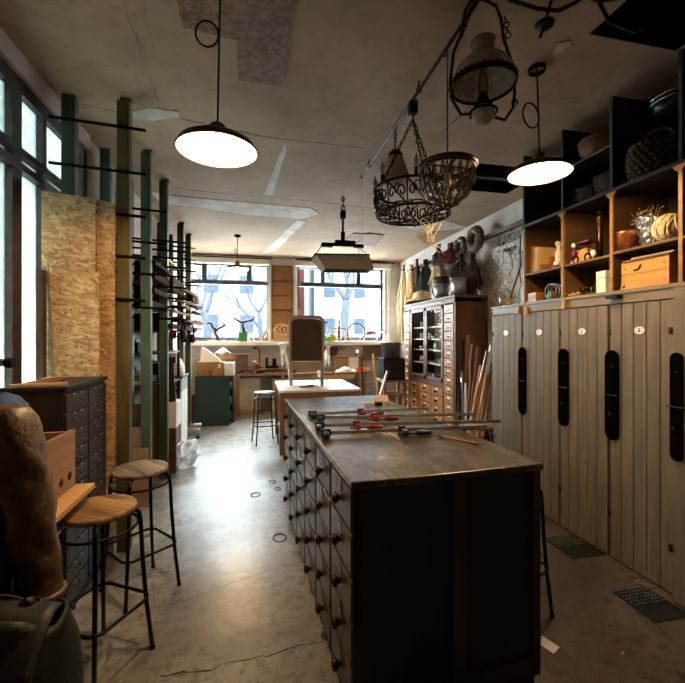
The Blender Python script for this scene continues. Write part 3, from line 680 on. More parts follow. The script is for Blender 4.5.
# lockers ------------------------------------------------------------
LX, LZ = 2.45, 1.875
ye = [3.80, 3.315, 2.84, 2.37, 1.90, 1.43, .95]
o = empty('locker_bank', 'long row of grey-brown boarded lockers with black lock plates along the right wall', 'lockers', (LX, 3.80, 0))
MB().box(.03, XR-LX-.01, -2.85, -.012, .0, LZ-.02).box(.0, .03, -2.85, 0, LZ-.085, LZ-.02).box(.0, XR-LX-.01, -.012, 0, 0, LZ-.02).box(-.012, XR-LX-.01, -2.86, .008, LZ-.02, LZ).build('carcass', M['lockerd'], o)
for i in range(6):
    y1, y0 = ye[i]-3.80, ye[i+1]-3.80; wd = y1-y0
    d = MB(); nb = 5; z0, z1 = .012, LZ-.095; bw = (wd-.02)/nb
    xo = -.0 if i < 4 else -.055
    for k in range(nb): d.box(0, .026, -wd+.01+k*bw+.0022, -wd+.01+(k+1)*bw-.0022, 0, z1-z0)
    d.box(.006, .026, -wd+.01, -.01, 0, z1-z0)
    dr = d.build('door', M['locker'], o, (xo, y1, z0), bevel=.002)
    if i >= 4: MB().box(.03, .058, -wd+.004, -.004, 0, z1-z0+.07).build('door_edge', M['lockerd'], dr, (0,0,0))
    # long black lock plate with rounded ends at the near edge of the door
    if 0 < i < 5:
        zc_, hh, hw = 1.15, .315, (.055 if i < 4 else .036)
        poly = [(hw*cos(a), hh-hw+hw*sin(a)) for a in [pi*k/8 for k in range(9)]]+[(-hw*cos(a), -hh+hw-hw*sin(a)) for a in [pi*k/8 for k in range(9)]]
        pl = MB().prism(poly, -.014, 0, 'yz')
        lp = pl.build('lock_plate', M['plate'], dr, (-.001, (0, -.014, -.05, -.032, -.045)[i], zc_-z0), bevel=.004)
        MB().bx((-.018, 0, .0), (.008, .10, .008)).build('latch_bar', M['wire'], lp); MB().ball((-.016,.01,-.13), .010, 8).ball((-.016,-.01,.2), .007, 8).build('screw', M['wire'], lp)
    if i < 4:
        pp = [(.037*cos(2*pi*k/24), .026*sin(2*pi*k/24)) for k in range(24)]
        np_ = MB().prism(pp, -.005, 0, 'yz').build('number_plate', M['enam'], dr, (-.001, -wd*.5, 1.60-z0), bevel=.001)
        mk = MB()
        if i == 3: mk.prism([(.005*cos(2*pi*k/10), .009+.005*sin(2*pi*k/10)) for k in range(10)], -.0065, -.004, 'yz').prism([(-.007,0),(.008,.001),(.005,-.008),(0,-.013),(-.005,-.008)], -.0065, -.004, 'yz')
        elif i == 2: mk.prism([(.005*cos(2*pi*k/10), .010+.005*sin(2*pi*k/10)) for k in range(10)], -.0065, -.004, 'yz').prism([(.005*cos(2*pi*k/10), -.009+.005*sin(2*pi*k/10)) for k in range(10)], -.0065, -.004, 'yz')
        elif i == 1: mk.prism([(-.008,.008),(.006,.008),(.006,.013),(-.008,.013)], -.0065, -.004, 'yz').prism([(0,-.013),(.006,-.013),(.006,.003),(0,.003)], -.0065, -.004, 'yz')
        elif i == 0: mk.prism([(-.003,-.010),(.004,-.010),(.003,.011),(-.003,.011)], -.0065, -.004, 'yz')
        if i < 4: mk.build('numeral', M['grey'] if i == 0 else M['matt'], np_)
    for z in (.30, 1.58): MB().bx((-.003, -.008, z), (.008, .018, .042)).build('hinge', M['iron'], dr)
for i, (px, py) in enumerate(((519, 308), (527, 309), (565, 302))):                  # little wooden turn catches on the top rail
    p = at_x(px, py, LX); MB().bx((-.014, p.y-3.80, p.z-.02), (.022, .028, .075), (.15*(-1)**i, 0, 0)).build('turn_catch', M['crate'], o, bevel=.004)
p = at_x(617, 297, LX); MB().bx((-.03, p.y-3.80, p.z), (.05, .09, .022)).build('hook_plate', M['iron'], o)

# open pigeonhole shelves on top of the lockers
SX = 2.50; z0 = LZ; ys_ = [3.36, 2.87, 2.40, 1.92, 1.44, .97]
o = empty('pigeonhole_shelf', 'tall dark open pigeonhole shelving standing on the lockers up to the ceiling', 'shelves', (SX, 3.36, z0))
u = MB(); H = ZC-.015-z0; D = XR-SX-.02
for i, y in enumerate(ys_): MB().box(0, .02, y-3.36-.013, y-3.36+.013, 0, .72).build('upright_edge', M['shelfw'], MB().box(.0205, .5, y-3.36-.011, y-3.36+.011, 0, .72).build('upright', M['shelfm'], o), bevel=.002); MB().box(0, .5, y-3.36-.011, y-3.36+.011, .745, H).build('upper_upright', M['shelfd'], o)
MB().box(.5, .515, -2.4, .012, 0, H).build('back_panel', M['void'], o)  # blackened so the colour carries the shade at the back
MB().box(0, .5, -2.4, .012, 0, .012).build('bottom_board', M['shelfw'], o)
MB().box(-.006, .5, -2.4, .013, .72, .745).build('long_shelf', M['shelfd'], o)
for i, dz in enumerate((.262, .262, .272, .27, .27)): MB().box(.0, .5, ys_[i+1]-3.36+.012, ys_[i]-3.36-.012, dz, dz+.018).build('shelf_board', M['shelfm'], o)
for i, dz in ((1, 1.055),): MB().box(.0, .5, ys_[i+1]-3.36+.012, ys_[i]-3.36-.012, dz, dz+.018).build('shelf_board', M['shelfd'], o)
for i, y in enumerate(ys_[1:4]): MB().prism([(-.045,-.03),(.045,-.03),(.012,-.07),(-.012,-.07)], -.004, .012, 'yz').build('corner_bracket', M['shelfw'], o, (-.002, y-3.36, .75))
def on_shelf(px, z, x=None): 
    X = x or 2.66; return Vector((X, X/tan(atan((px-342)/F)+YAW), z))

# bar stools ---------------------------------------------------------
def make_stool(label, seatmat, loc, rz, ringm=None):
    o = empty('bar_stool', label, 'stool', loc, rz, 'round bar stools')
    h = .75; R = .16
    MB().lathe([(R-.006, h-.028), (R, h-.022), (R, h-.006), (R-.006, h), (.001, h)], n=40).lathe([(.001, h-.028),(R-.006, h-.028)], n=40).build('seat', seatmat, o)
    MB().ring((0,0,h-.095), R*1.03, .007, 'z', 36, 8).build('seat_ring', M['black'], o)
    for k in range(4):
        a = pi/4+k*pi/2; e = Vector((cos(a), sin(a), 0)); Z = Vector((0,0,1))
        pts = [e*.10+Z*(h-.035), e*.145+Z*(h-.036), e*.168+Z*(h-.055), e*.175+Z*(h-.10), e*.185+Z*.45, e*.20+Z*.25, e*.228+Z*.004]
        lg = MB().tube(pts, .0105, 10).build('leg', M['black'], o)
        MB().lathe([(.013, 0), (.013, .014), (.011, .018)], e*.228, 10).build('rubber_foot', M['matt'], lg)
    pts = []
    for k in range(4):
        a = pi/4+k*pi/2; q = .20
        for da in (-.16, 0, .16): pts.append((q*1.03*cos(a+da)*(.97 if da else 1), q*1.03*sin(a+da)*(.97 if da else 1), .27))
    MB().tube(pts, .0085, 8, True).build('foot_rest', M['black'], o)
    return o
s1 = make_stool('bar stool with a striped brown wooden seat, nearest the hanging jackets', M['seat'], (-.723, 2.10, 0), -.54)
s2 = make_stool('bar stool with a weathered greyish wooden seat, beside the ochre post', M['seatg'], (-.695, 2.69, 0), -.87)
copy_thing(s2, (1.405, 2.02, 0), .35, 'bar stool mostly hidden behind the near right corner of the counter, one leg showing')
copy_thing(s2, (2.03, 3.40, 0), .9, 'bar stool with a pale seat behind the counter in front of the leaning sticks')
copy_thing(s2, (.14, 6.06, 0), .2, 'bar stool at the far white-topped table')

# dark drawer cabinet at the left
CX0, CX1, CY0, CY1, CT = -1.31, -1.0, 2.43, 3.035, 1.287
o = empty('drawer_cabinet', 'dark mahogany multi-drawer filing cabinet against the left window wall', 'cabinet', (CX0, CY0, 0))
dx, dy = CX1-CX0, CY1-CY0
MB().box(0, dx-.012, 0, dy, .07, CT-.02).build('carcass', M['mahog'], o); MB().box(.01, dx-.02, .01, dy-.01, 0, .07).build('plinth', M['mahog'], o)
MB().box(-.005, dx+.006, -.008, dy+.005, CT-.022, CT).build('cabinet_top', M['mahog'], o, bevel=.004)
d0 = None; rows = 11; rh = (CT-.045-.08)/rows; cwid = dy/2
for r in range(rows):
    for c in range(2):
        p = (dx-.010, (c+.5)*cwid, .08+(r+.5)*rh)
        if d0 is None:
            d0 = MB().bx((0,0,0), (.02, cwid-.012, rh-.008)).build('drawer', M['mahogf'], o, p, bevel=.002)
            MB().tube([(.012,-.024,.006),(.026,-.022,-.006),(.03,0,-.010),(.026,.022,-.006),(.012,.024,.006)], .003, 6).bx((.0115,-.024,.006),(.004,.012,.02)).bx((.0115,.024,.006),(.004,.012,.02)).build('handle', M['zincd'], d0)
            MB().bx((.0108, -.045, rh/2-.010), (.002,.028,.008)).build('label_clip', M['steel'], d0); MB().bx((.0108, .05, rh/2-.010), (.002,.028,.008)).build('label_clip', M['steel'], d0)
        else: copy_part(d0, o, p)
for nm, (a, b, c_, d_, t), m in (('plywood sheet lying on top of the dark drawer cabinet', (.02, .15, .10, dy-.12, .008), 'moak'), ):
    tag(MB().box(CX0+a, CX0+b, CY0+c_, CY0+d_, CT+.0005, CT+t).build('plywood_sheet', M[m], bevel=.001), nm, 'board')
tag(MB().bar((CX0+.03, CY0+.04, CT+.008), (CX0+.28, CY0+.09, CT+.008), .03, .014).build('wooden_lath', M['pinex'], bevel=.001), 'pale thin lath at the front edge of the dark drawer cabinet top', 'lath')

# strand board sheets standing at the left
def sheet(poly, y0, y1, label, mat='osb', name='strand_board_sheet'):
    return tag(MB().prism(poly, y0, y1, 'xz').build(name, M[mat]), label, 'board', 'strand boards at the left window')
sheet([(-1.417,0),(-1.09,0),(-1.09,2.52),(-1.417,2.55)], 3.085, 3.105, 'tall strand board sheet behind the shorter one, its left part above')
sheet([(-1.36,0),(-1.055,0),(-1.055,2.0),(-1.36,2.0)], 3.055, 3.073, 'shorter strand board sheet standing in front, behind the drawer cabinet', 'osb2')
sheet([(-1.09,0),(-.985,0),(-.975,2.50),(-1.09,2.53)], 3.12, 3.14, 'tall strand board sheet at the back with an ochre lower edge showing on the right')
tag(MB().bar((-1.33, 3.04, CT-.0), (-1.365, 3.048, 2.05), .018, .01).build('metal_strip', M['steel']), 'thin bright metal strip leaning left of the strand boards', 'strip')
tag(MB().box(-1.405, -1.365, 2.99, 3.04, CT, 2.0).build('dark_board', M['brown']), 'narrow dark board standing at the left window beside the strand boards', 'board')

# timber rack: green uprights with steel arms
def rack(y, xf, xb, label, levels, px0=None, x0=-1.40, x1=-.78, mf='grn', w=.085, back=True, d=.075):
    o = empty('rack_frame', label, 'rack', (xf, y, 0), 0, 'green timber rack frames')
    MB().box(-w/2, w/2, -d/2, d/2, 0, ZC-.03).box(-w*.3, w*.62, -d*.3, d*.3, ZC-.03, ZC-.002).build('post', M[mf], o, bevel=.004)
    if back: MB().box(xb-xf-w/2, xb-xf+w/2, -d/2, d/2, 0, ZC-.03).build('post', M['grn'], o, bevel=.004)
    for z in levels: MB().tube([(x0-xf, -d/2-.013, z+.03), (x1-xf, -d/2-.013, z-.0)], .0115, 8).build('steel_arm', M['matt'], o)
    return o
rack(3.20, -.935, -1.29, 'rack frame with an ochre front post, beside the strand boards', (3.06, 2.74, 2.43, 2.13, 1.82))
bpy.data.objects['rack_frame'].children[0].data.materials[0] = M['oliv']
LV = [2.72, 2.42, 2.13, 1.82]
rack(4.03, -.99, -1.33, 'green rack frame, second from the strand boards', LV, x1=-.80)
LW = [2.60+.0, 2.50, 2.42, 2.32, 2.22, 2.10, 1.98, 1.88, 1.75]
rack(4.74, -.985, -1.34, 'green rack frame behind the red ear defenders', LW, x1=-.74)
rack(6.42, -1.10, -1.38, 'green rack frame, second from the far window', [2.90, 2.72, 2.55, 2.38, 2.22, 2.08, 1.92, 1.78, 1.64], x1=-.88, w=.09)
rack(7.12, -1.10, -1.38, 'green rack frame nearest the far window', [2.78, 2.42, 2.06, 1.82, 1.7, 1.55], x1=-.88, w=.085)

# far white-topped table with the armchair on it
TX0, TX1, TY0, TY1, TZ = .31, 1.43, 5.33, 6.60, .85
o = empty('work_table', 'white-topped wooden work table behind the counter with an armchair standing on it', 'table', (TX0, TY0, 0))
dx, dy = TX1-TX0, TY1-TY0
MB().box(0, dx*.5-.002, 0, dy, TZ-.03, TZ).build('table_top', M['white'], o, bevel=.003); MB().box(dx*.5+.002, dx, 0, dy, TZ-.03, TZ).build('table_top', M['white'], o, bevel=.003)
for x in (.04, dx-.04):
    for y in (.04, dy-.04): MB().box(x-.035, x+.035, y-.035, y+.035, 0, TZ-.03).build('leg', M['bench'], o, bevel=.004)
MB().box(.07, dx-.07, .02, .045, TZ-.12, TZ-.03).box(.02, .045, .07, dy-.07, TZ-.12, TZ-.03).box(dx-.045, dx-.02, .07, dy-.07, TZ-.12, TZ-.03).build('apron', M['bench'], o)
MB().box(.05, dx-.05, .05, dy-.05, .18, .20).build('lower_shelf', M['bench'], o)

# stripped armchair seen from behind
p = Vector((.76, 6.15, TZ+.001))
o = empty('armchair', 'stripped antique armchair with brown back cloth standing on the white-topped table', 'armchair', p, -.06)
hw, H = .265, 1.03
def arch(w, z0, z1, r):
    pts = [(-w, z0), (-w, z1-r)]+[(-w+r-r*cos(t), z1-r+r*sin(t)) for t in [pi/2*k/6 for k in range(1, 7)]]
    return pts+[(-x, z) for x, z in reversed(pts)]
Yb = -.22
outer = [(x, z) for x, z in arch(hw, .0, H, .10)]
fb = MB(); fb.tube([(x*(1 if z > .2 else .95), Yb+(.06*(z-.45) if z > .45 else 0)*-1, z) for x, z in arch(hw-.022, .0, H-.022, .09)], .026, 8)
fb.build('back_frame', M['barew'], o)
MB().prism(arch(hw-.04, .36, H-.05, .08), Yb-.02, Yb+.02, 'xz', Matrix.Translation((0,-.02,0))).build('back_cloth', M['brownfab'], o)
MB().box(-hw+.03, hw-.03, Yb-.015, Yb+.015, .26, .35).box(-hw+.03, hw-.03, Yb-.012, Yb+.012, .355, .385).build('lower_rail', M['barew'], o)
MB().box(-hw, hw, Yb, .28, .22, .29).build('seat_frame', M['barew'], o, bevel=.006)
MB().grid(lambda a, b: (-hw+.02+a*(2*hw-.04), Yb+.02+b*.48, .29+.12*sin(pi*a)**.5*sin(pi*b)**.5), 14, 14).build('seat_pad', M['wadding'], o)
for sg in (-1, 1):
    MB().tube([(sg*hw*.97, Yb, .60), (sg*(hw+.06), Yb+.10, .62), (sg*(hw+.13), Yb+.28, .60), (sg*(hw+.12), Yb+.36, .56), (sg*(hw+.05), Yb+.34, .46), (sg*hw, Yb+.36, .28)], .018, 8).build('arm', M['white'], o)
    wd = MB(); wd.grid(lambda a, b: (sg*(hw+.03+.09*a+.03*sin(9*a+3*b)*b), Yb+.04+a*.30, .60-.34*b*(.7+.3*sin(11*a))), 16, 10)
    wd.build('loose_wadding', M['wadding'], o, solid=.012)
    MB().tube([(sg*.235, .26, .0), (sg*.24, .26, .22)], [.018, .028], 8).build('front_leg', M['white'], o)
MB().box(-hw+.03, hw-.03, Yb-.008, Yb+.008, .08, .11).build('stretcher', M['barew'], o)

# glass-fronted apothecary cabinet on the right wall
GX, GY0_, GY1_, GH = 2.75, 5.16, 7.13, 2.12
o = empty('apothecary_cabinet', 'large oak apothecary cabinet with two glazed doors and many small drawers on the right wall', 'cabinet', (GX, GY0_, 0))
D, Wd = XR-GX-.02, GY1_-GY0_
g = MB()
g.box(.02, D, 0, .03, 0, GH).box(.02, D, Wd-.03, Wd, 0, GH).box(.02, D, 0, Wd, GH-.05, GH).box(.02, D, 0, Wd, 0, .06).box(D-.02, D, 0, Wd, 0, GH).box(.02, D, 0, Wd, .83, .86)
g.build('carcass', M['oakv'], o)
MB().box(-.02, D, -.02, Wd+.02, GH, GH+.045).build('cornice', M['oakv'], o, bevel=.01)
yA, yB = .36, Wd-.32
MB().box(0, .03, yA-.03, yA, .06, GH-.0).box(0, .03, yB, yB+.03, .06, GH).box(0, .03, 0, .03, .06, GH).box(0, .03, Wd-.03, Wd, .06, GH).box(0, .03, 0, Wd, GH-.06, GH).box(0, .03, yA, yB, .80, .87).build('front_frame', M['oakv'], o)
for k, z in enumerate((1.12, 1.34, 1.52, 1.72)): MB().box(.05, D-.04, yA, yB, z, z+.018).build('inner_shelf', M['trimw'], o)
MB().box(D-.035, D-.021, yA, yB, .87, GH-.06).build('inner_back', M['trimw'], o)  # pale panel added, its colour standing in for light inside the cabinet
ym = (yA+yB)/2
for a, b in ((yA+.005, ym-.004), (ym+.004, yB-.005)):
    d = MB(); z0_, z1_ = .88, GH-.07
    d.box(-.012, .014, a, a+.06, z0_, z1_).box(-.012, .014, b-.06, b, z0_, z1_).box(-.012, .014, a, b, z0_, z0_+.06).box(-.012, .014, a, b, z1_-.06, z1_)
    dd = d.build('door', M['oakv'], o, bevel=.003); MB().box(-.002, .002, a+.05, b-.05, z0_+.05, z1_-.05).build('door_glass', M['cabglass'], dd)
    MB().ball((-.02, a+.03 if a > ym-.1 else b-.03, 1.4), .012, 8).build('knob', M['brass'], dd)
def tiny(y0, y1, n, z0_, z1_, wmat):
    base = None; hh = (z1_-z0_)/n
    for r in range(n):
        p = (0, (y0+y1)/2, z0_+(r+.5)*hh)
        if base is None:
            base = MB().bx((0,0,0), (.024, y1-y0-.01, hh-.012)).build('small_drawer', wmat, o, p, bevel=.003)
            MB().bx((-.0135, 0, .012), (.003, (y1-y0)*.30, hh*.26)).build('label_card', M['paper'], base); MB().tube([(-.012,-.022,-.012),(-.026,0,-.02),(-.012,.022,-.012)], .006, 6).build('pull', M['matt'], base)
        else: copy_part(base, o, p)
tiny(.035, yA-.035, 15, .08, GH-.08, M['oak']); tiny(yB+.035, Wd-.035, 15, .08, GH-.08, M['oak'])
base = None
for r in range(5):
    for c in range(3):
        wdr = (yB-yA)/3; p = (.0, yA+(c+.5)*wdr, .08+(r+.5)*.143)
        if base is None:
            base = MB().bx((0,0,0), (.026, wdr-.014, .13)).build('drawer', M['oak'], o, p, bevel=.004)
            MB().lathe([(.011,0),(.012,.01),(.022,.02),(.018,.032),(.001,.036)], n=14, M=Matrix.Rotation(-pi/2, 4, 'Y')).build('knob', M['matt'], base, (-.013,0,0)); MB().bx((-.0145,0,.036),(.003,.06,.024)).build('label_card', M['paper'], base)
        else: copy_part(base, o, p)
# jars and bowls behind the glass, one by one
kinds = [('jar', 'clear', [(.001,0),(.035,0),(.037,.09),(.028,.11),(.028,.125),(.001,.13)]), ('jar', 'ivory', [(.001,0),(.03,0),(.042,.05),(.03,.09),(.034,.10),(.001,.10)]), ('bowl', 'white', [(.001,0),(.03,0),(.06,.05),(.056,.05),(.001,.012)]), ('jar', 'grey', [(.001,0),(.04,0),(.04,.07),(.001,.075)])]
cols = {'clear': 'clear glass', 'ivory': 'cream pot-bellied', 'white': 'white', 'grey': 'grey metal'}
SH = (.86, 1.138, 1.358, 1.538, 1.738); SN = ('on the lowest shelf', 'on the second lowest shelf', 'on the middle shelf', 'on the second highest shelf', 'on the top shelf')
POS = ('nearest the left edge', 'left of the middle', 'beside the middle frame', 'right of the middle', 'nearest the right edge')
protos = {}
for si, z in enumerate(SH):
    for k in range(5):
        ki = RND.randrange(4); nm, mt, pr = kinds[ki]
        loc = (GX+.14+.05*RND.random(), GY0_+yB-.14-k*((yB-yA-.28)/4), z+.0005)
        lab = '%s %s behind the cabinet glass %s, %s' % (cols[mt], nm, SN[si], POS[k])
        if ki not in protos: protos[ki] = tag(MB().lathe(pr, n=16).build(nm, M[mt], None, loc), lab, nm, 'vessels behind the cabinet glass')
        else: copy_thing(protos[ki], loc, 0, lab)

# bench along the far wall
o = empty('far_workbench', 'long cluttered wooden workbench running along the far wall under the windows', 'workbench', (-.40, 8.18, 0))
BX = 2.72
MB().box(0, BX, 0, .63, .79, .83).build('bench_top', M['bench'], o, bevel=.004); MB().box(.0, 1.25, .12, .60, .905, .925).build('riser_shelf', M['bench'], o)
for x in (.03, .62, 1.2): MB().box(x, x+.03, .14, .58, .83, .905).build('riser_post', M['bench'], o)
for x in (.06, .95, 1.95, BX-.06):
    for y in (.05, .58): MB().box(x-.035, x+.035, y-.035, y+.035, 0, .79).build('leg', M['bench'], o)
MB().box(1.55, 2.45, .01, .03, .70, .78).build('drawer_front', M['pine'], o)
for x0_, w_, h_, m, lab in ((-.38, .48, .74, 'beige', 'beige panelled cupboard under the far bench, left one'), (.34, .42, .72, 'beige', 'pale cupboard under the far bench behind the table stool')):
    c = empty('low_cupboard', lab, 'cupboard', (x0_, 8.33, 0), 0, 'cupboards under the far bench')
    MB().box(0, w_, .02, .42, .07, h_).box(.01, w_-.01, .04, .4, 0, .07).build('carcass', M[m], c)
    for k in range(2):
        dd = MB().box(k*w_/2+.004, (k+1)*w_/2-.004, 0, .02, .08, h_-.01).build('door', M[m], c, bevel=.003)
        MB().box(k*w_/2+.05, (k+1)*w_/2-.05, -.004, 0, .14, h_-.08).build('raised_panel', M[m], dd); MB().ball((k*w_/2+(.20 if k == 0 else .04), -.012, h_*.65), .012, 8).build('knob', M['white'], dd)
# ================================================================ THINGS STANDING ABOUT
def single(mb, name, mat, label, cat, loc=(0,0,0), rz=0, group=None, **k):
    return tag(mb.build(name, M[mat], None, loc, rz, **k), label, cat, group)
# ---- on the counter: bar clamps
def clamp(a, b, label, t_slide, red, col='bluem', rev=False):
    a, b = Vector(a), Vector(b); d = b-a; L = d.length; ang = atan2(d.y, d.x)
    o = empty('bar_clamp', label, 'clamp', (a.x, a.y, CH+.001), ang, 'bar clamps on the counter')
    MB().box(0, L, -.004, .004, .012, .032).build('steel_bar', M['steel'], o, bevel=.001)
    MB().box(-.02, .035, -.012, .012, .004, .044).box(-.012, .018, -.075, .012, .008, .036).ball((.0,-.07,.022), .02, 10).build('fixed_jaw', M[col], o, bevel=.004)
    x = L*t_slide
    sl = MB().box(x-.02, x+.02, -.014, .014, .003, .046).box(x-.014, x+.014, -.085, 0, .008, .036).tube([(x+.06,-.08,.022),(x-.05,-.08,.022)], .007, 8).build('sliding_jaw', M['red'] if red else M[col], o, bevel=.003)
    MB().tube([(x+.05,-.08,.022),(x+.065,-.08,.022),(x+.14,-.08,.022),(x+.15,-.08,.022)], [.008,.015,.014,.006], 12).build('handle', M['dred'] if red else M[col], sl)
for (p, q, t, red, lab) in (((311,414.5),(428,408.5), .40, True, 'bar clamp lying farthest back on the counter, short, with a dark red handle'),
        ((319,418),(475,414.5), .34, True, 'long bar clamp second from the back on the counter'),
        ((318,426),(500,421.5), .20, True, 'long bar clamp with red jaws, second from the front, reaching past the counter edge'),
        ((324,433.5),(486,427), .46, False, 'bar clamp lying frontmost on the counter, with dark blue iron jaws')):
    clamp(at_z(*p, CH+.02), at_z(*q, CH+.02), lab, t, red)
p = at_z(404, 409, CH+.02)
p1, p2 = at_z(372, 407, CH), at_z(388, 395, CH)
o = single(MB().bx((0,0,.012), (.12, .36, .022)), 'wood_offcut', 'stick', 'pale wooden board lying at the far end of the counter', 'board', (p1.lerp(p2, .5).x, p1.lerp(p2, .5).y, CH), -.30, bevel=.001)
p1 = at_z(371, 406, CH); o = empty('spring_clamp', 'small yellow and black hand clamp beside the pale board on the counter', 'clamp', (p1.x-.06, p1.y, CH))
MB().tube([(0,0,.014),(.07,.015,.014),(.11,.0,.014)], .011, 8).build('handle', M['yellow'], o); MB().box(.09, .15, -.012, .03, .003, .025).build('jaw', M['matt'], o)
a, b = at_z(441, 436, CH+.006), at_z(478, 444, CH+.006)
single(MB().tube([a, b], .006, 8), 'wooden_dowel', 'cedar', 'thin reddish wooden stick lying alone on the front half of the counter', 'stick')

# ---- far table: papers and tools
for i, (px, py, w_, h_, lab) in enumerate(((292, 387, .26, .2, 'sheet of paper at the left of the far white table'), (330, 386, .3, .22, 'sheet of paper at the right of the far white table'))):
    p = at_z(px, py, TZ); single(MB().box(-w_/2, w_/2, -h_/2, h_/2, 0, .002), 'paper_sheet', 'grey' if i else 'paper', lab, 'paper', (p.x, p.y, TZ+.0005), .15-.4*i)
p = at_z(299, 387.5, TZ); o = empty('hand_tool', 'small dark hand tool lying on the left of the far white table', 'tool', (p.x, p.y, TZ))
MB().box(0, .12, -.015, .015, 0, .02).build('blade', M['zincd'], o); MB().tube([(.12,0,.016),(.2,.02,.016)], .014, 8).build('handle', M['brown'], o)
for k, (x, y, w_, lab) in enumerate(((.3, 5.55, .12, 'nearest the left legs'), (.52, 5.75, .16, 'in the middle'))):
    o = empty('tin_can', 'tin on the lower shelf of the far table, '+lab, 'tin', (x+.08, y, .2005)); MB().lathe([(.001,0),(w_/2,0),(w_/2,.15),(.001,.15)], n=18).build('body', M['zincd' if k else 'white'], o); MB().ring((0,0,.15), w_/2, .004, n=18).build('rim', M['steel'], o)

# ---- garments at the left on a garment rail
o = empty('garment_rail', 'chromed clothes rail at the left edge with its end showing above the jackets', 'clothes rail', (-1.0, 1.35, 0))
MB().tube([(.085,-.6,1.46),(.085,.33,1.46)], .014, 10).build('hanging_tube', M['chrome'], o)
MB().tube([(-.22,.33,1.46),(.12,.33,1.46)], .014, 10).build('end_tube', M['chrome'], o); MB().tube([(.115,.33,1.46),(.14,.33,1.46)], .018, 10).build('end_cap', M['matt'], o)
for y in (-.6, .33): MB().tube([(-.2,y,0),(-.2,y,1.46)], .014, 10).tube([(-.4,y,.02),(.0,y,.02)], .014, 10).build('upright', M['chrome'], o)
MB().tube([(-.2,-.6,1.46),(.12,-.6,1.46)], .014, 10).build('end_tube', M['chrome'], o)
def garment(loc, label, mat, sl, hw, top, hem, seed, thick=.10, name='leather_jacket'):
    R = random.Random(seed); o = empty(name, label, 'jacket', loc, 0, None)
    ph = [R.uniform(0, 6) for _ in range(8)]
    def body(a, b):
        t = 2*pi*a; z = top-(top-hem)*b
        w_ = hw*(.38+.62*min(1, (b*5.5))**.55) if b < .18 else hw*(1.0-.06*sin(pi*(b-.18)/.82))
        d_ = thick*(.45+.55*min(1, b*5))*(1+.25*b)
        f = 1+.07*sin(5*t+ph[0]+3*b)*b+.05*sin(9*t+ph[1])*b+.035*sin(14*t+6*b+ph[2])
        return (w_*cos(t)*f, d_*sin(t)*f, z+.012*sin(3*t+ph[3])*b-.02*(abs(cos(t)))*(b < .05))
    MB().grid(body, 72, 34, cu=True).build('body', M[mat], o, solid=.006)
    for sg in (-1, 1):
        pts = []; rr = []; n = 22
        for k in range(n):
            t = k/(n-1); x = sg*(hw*.72+.05*sin(min(1, t*2.2)*pi/2)+.075*t); z = top-.045-.58*t; y = -.015-.05*t+.03*t*t
            pts.append((x, y+.006*sin(17*t+ph[4]), z)); rr.append((.082-.026*t)*(.5 if k == 0 else .85 if k == 1 else 1))
        sm = MB().tube(pts, rr, 28)
        for q_, vv in enumerate(sm.v):
            v_ = Vector(vv); cpt = Vector(pts[min(n-1, q_//28)]); dd = v_-cpt; al = atan2(dd.y, dd.x); zz = v_.z
            f_ = 1+.05*sin(4*al+9*zz)-.10*abs(sin(zz*19+al*1.4+2*noise.noise(Vector((al, zz*6, 0)))))**3+.16*noise.noise(Vector((1.5*cos(al), 1.5*sin(al), zz*14+al*.8)))+.09*noise.noise(Vector((4*cos(al)+3, 4*sin(al), zz*30)))
            sm.v[q_] = tuple(cpt+dd*f_)
        s_ = sm.build('sleeve', M[sl], o)
        q = Vector(pts[-1]); MB().ring(q+Vector((0,0,.03)), rr[-1]*1.04, .008, 'z', 18, 6).build('cuff', M[sl], s_)
    MB().grid(lambda a, b: ((hw*.30+.03*b)*cos(2*pi*a), (.055+.02*b)*sin(2*pi*a)-.012, top+.035-.075*b-.015*cos(2*pi*a*2)), 36, 6, cu=True).build('collar', M[mat], o, solid=.01)
    MB().tube([(0,0,top+.0),(0,0,top+.07),(.02,0,top+.11),(0,0,top+.135),(-.018,0,top+.115)], .003, 6).tube([(-hw*.85,0,top-.085),(0,0,top),(hw*.85,0,top-.085)], .009, 8).build('hanger', M['steel'], o)
    tr_ = MB()
    for x in (-.01, .02): tr_.tube([(hw*.55*(x > 0)-hw*.5*(x < 0), -thick*(.65+.5*q)-.004, top-.1-.5*q) for q in [k/8 for k in range(9)]], .004, 5)
    tr_.build('seam', M[sl], o)
    return o
garment((-.905, 1.40, 0), 'worn dark leather jacket hanging at the left edge, sheen on its shoulder', 'leather', 'leathtan', .215, 1.385, .68, 4)
garment((-.985, 1.585, 0), 'blue denim jacket hanging behind the leather jacket, only its shoulder showing', 'denim', 'denim', .16, 1.395, .95, 9, .06, 'denim_jacket')
o = empty('leather_bag', 'black leather shoulder bag standing in the bottom left corner below the jackets', 'bag', (-.70, 1.17, .47))
def bagf(a, b):
    t = 2*pi*a; q = 3.2; cx = abs(cos(t))**(2/q)*(1 if cos(t) > 0 else -1); sy = abs(sin(t))**(2/q)*(1 if sin(t) > 0 else -1)
    k = (1-.5*max(0, b-.72)/.28) if b > .72 else 1
    return (.235*cx*(1+.06*sin(pi*b))*(1-.10*b), .12*sy*k*(1+.12*sin(pi*b)), .40*b+.012*sin(4*t)*b-.10*b*(cos(t) > .2)*cos(t)*.35)
MB().grid(bagf, 48, 18, cu=True).build('body', M['nylon'], o, solid=.008)
MB().grid(lambda a, b: (-.20+.40*a, -.145+.02*sin(pi*a)-.00*b+.25*b, .30+.10*sin(pi*b*.9)+.02-.04*a), 16, 12).build('flap', M['nylon'], o, solid=.008)
MB().tube([(-.17,-.03,.36),(-.15,-.04,.43),(-.09,-.05,.455),(-.04,-.06,.43),(-.03,-.07,.36)], .013, 8, False, 1.6).build('handle', M['leather'], o)
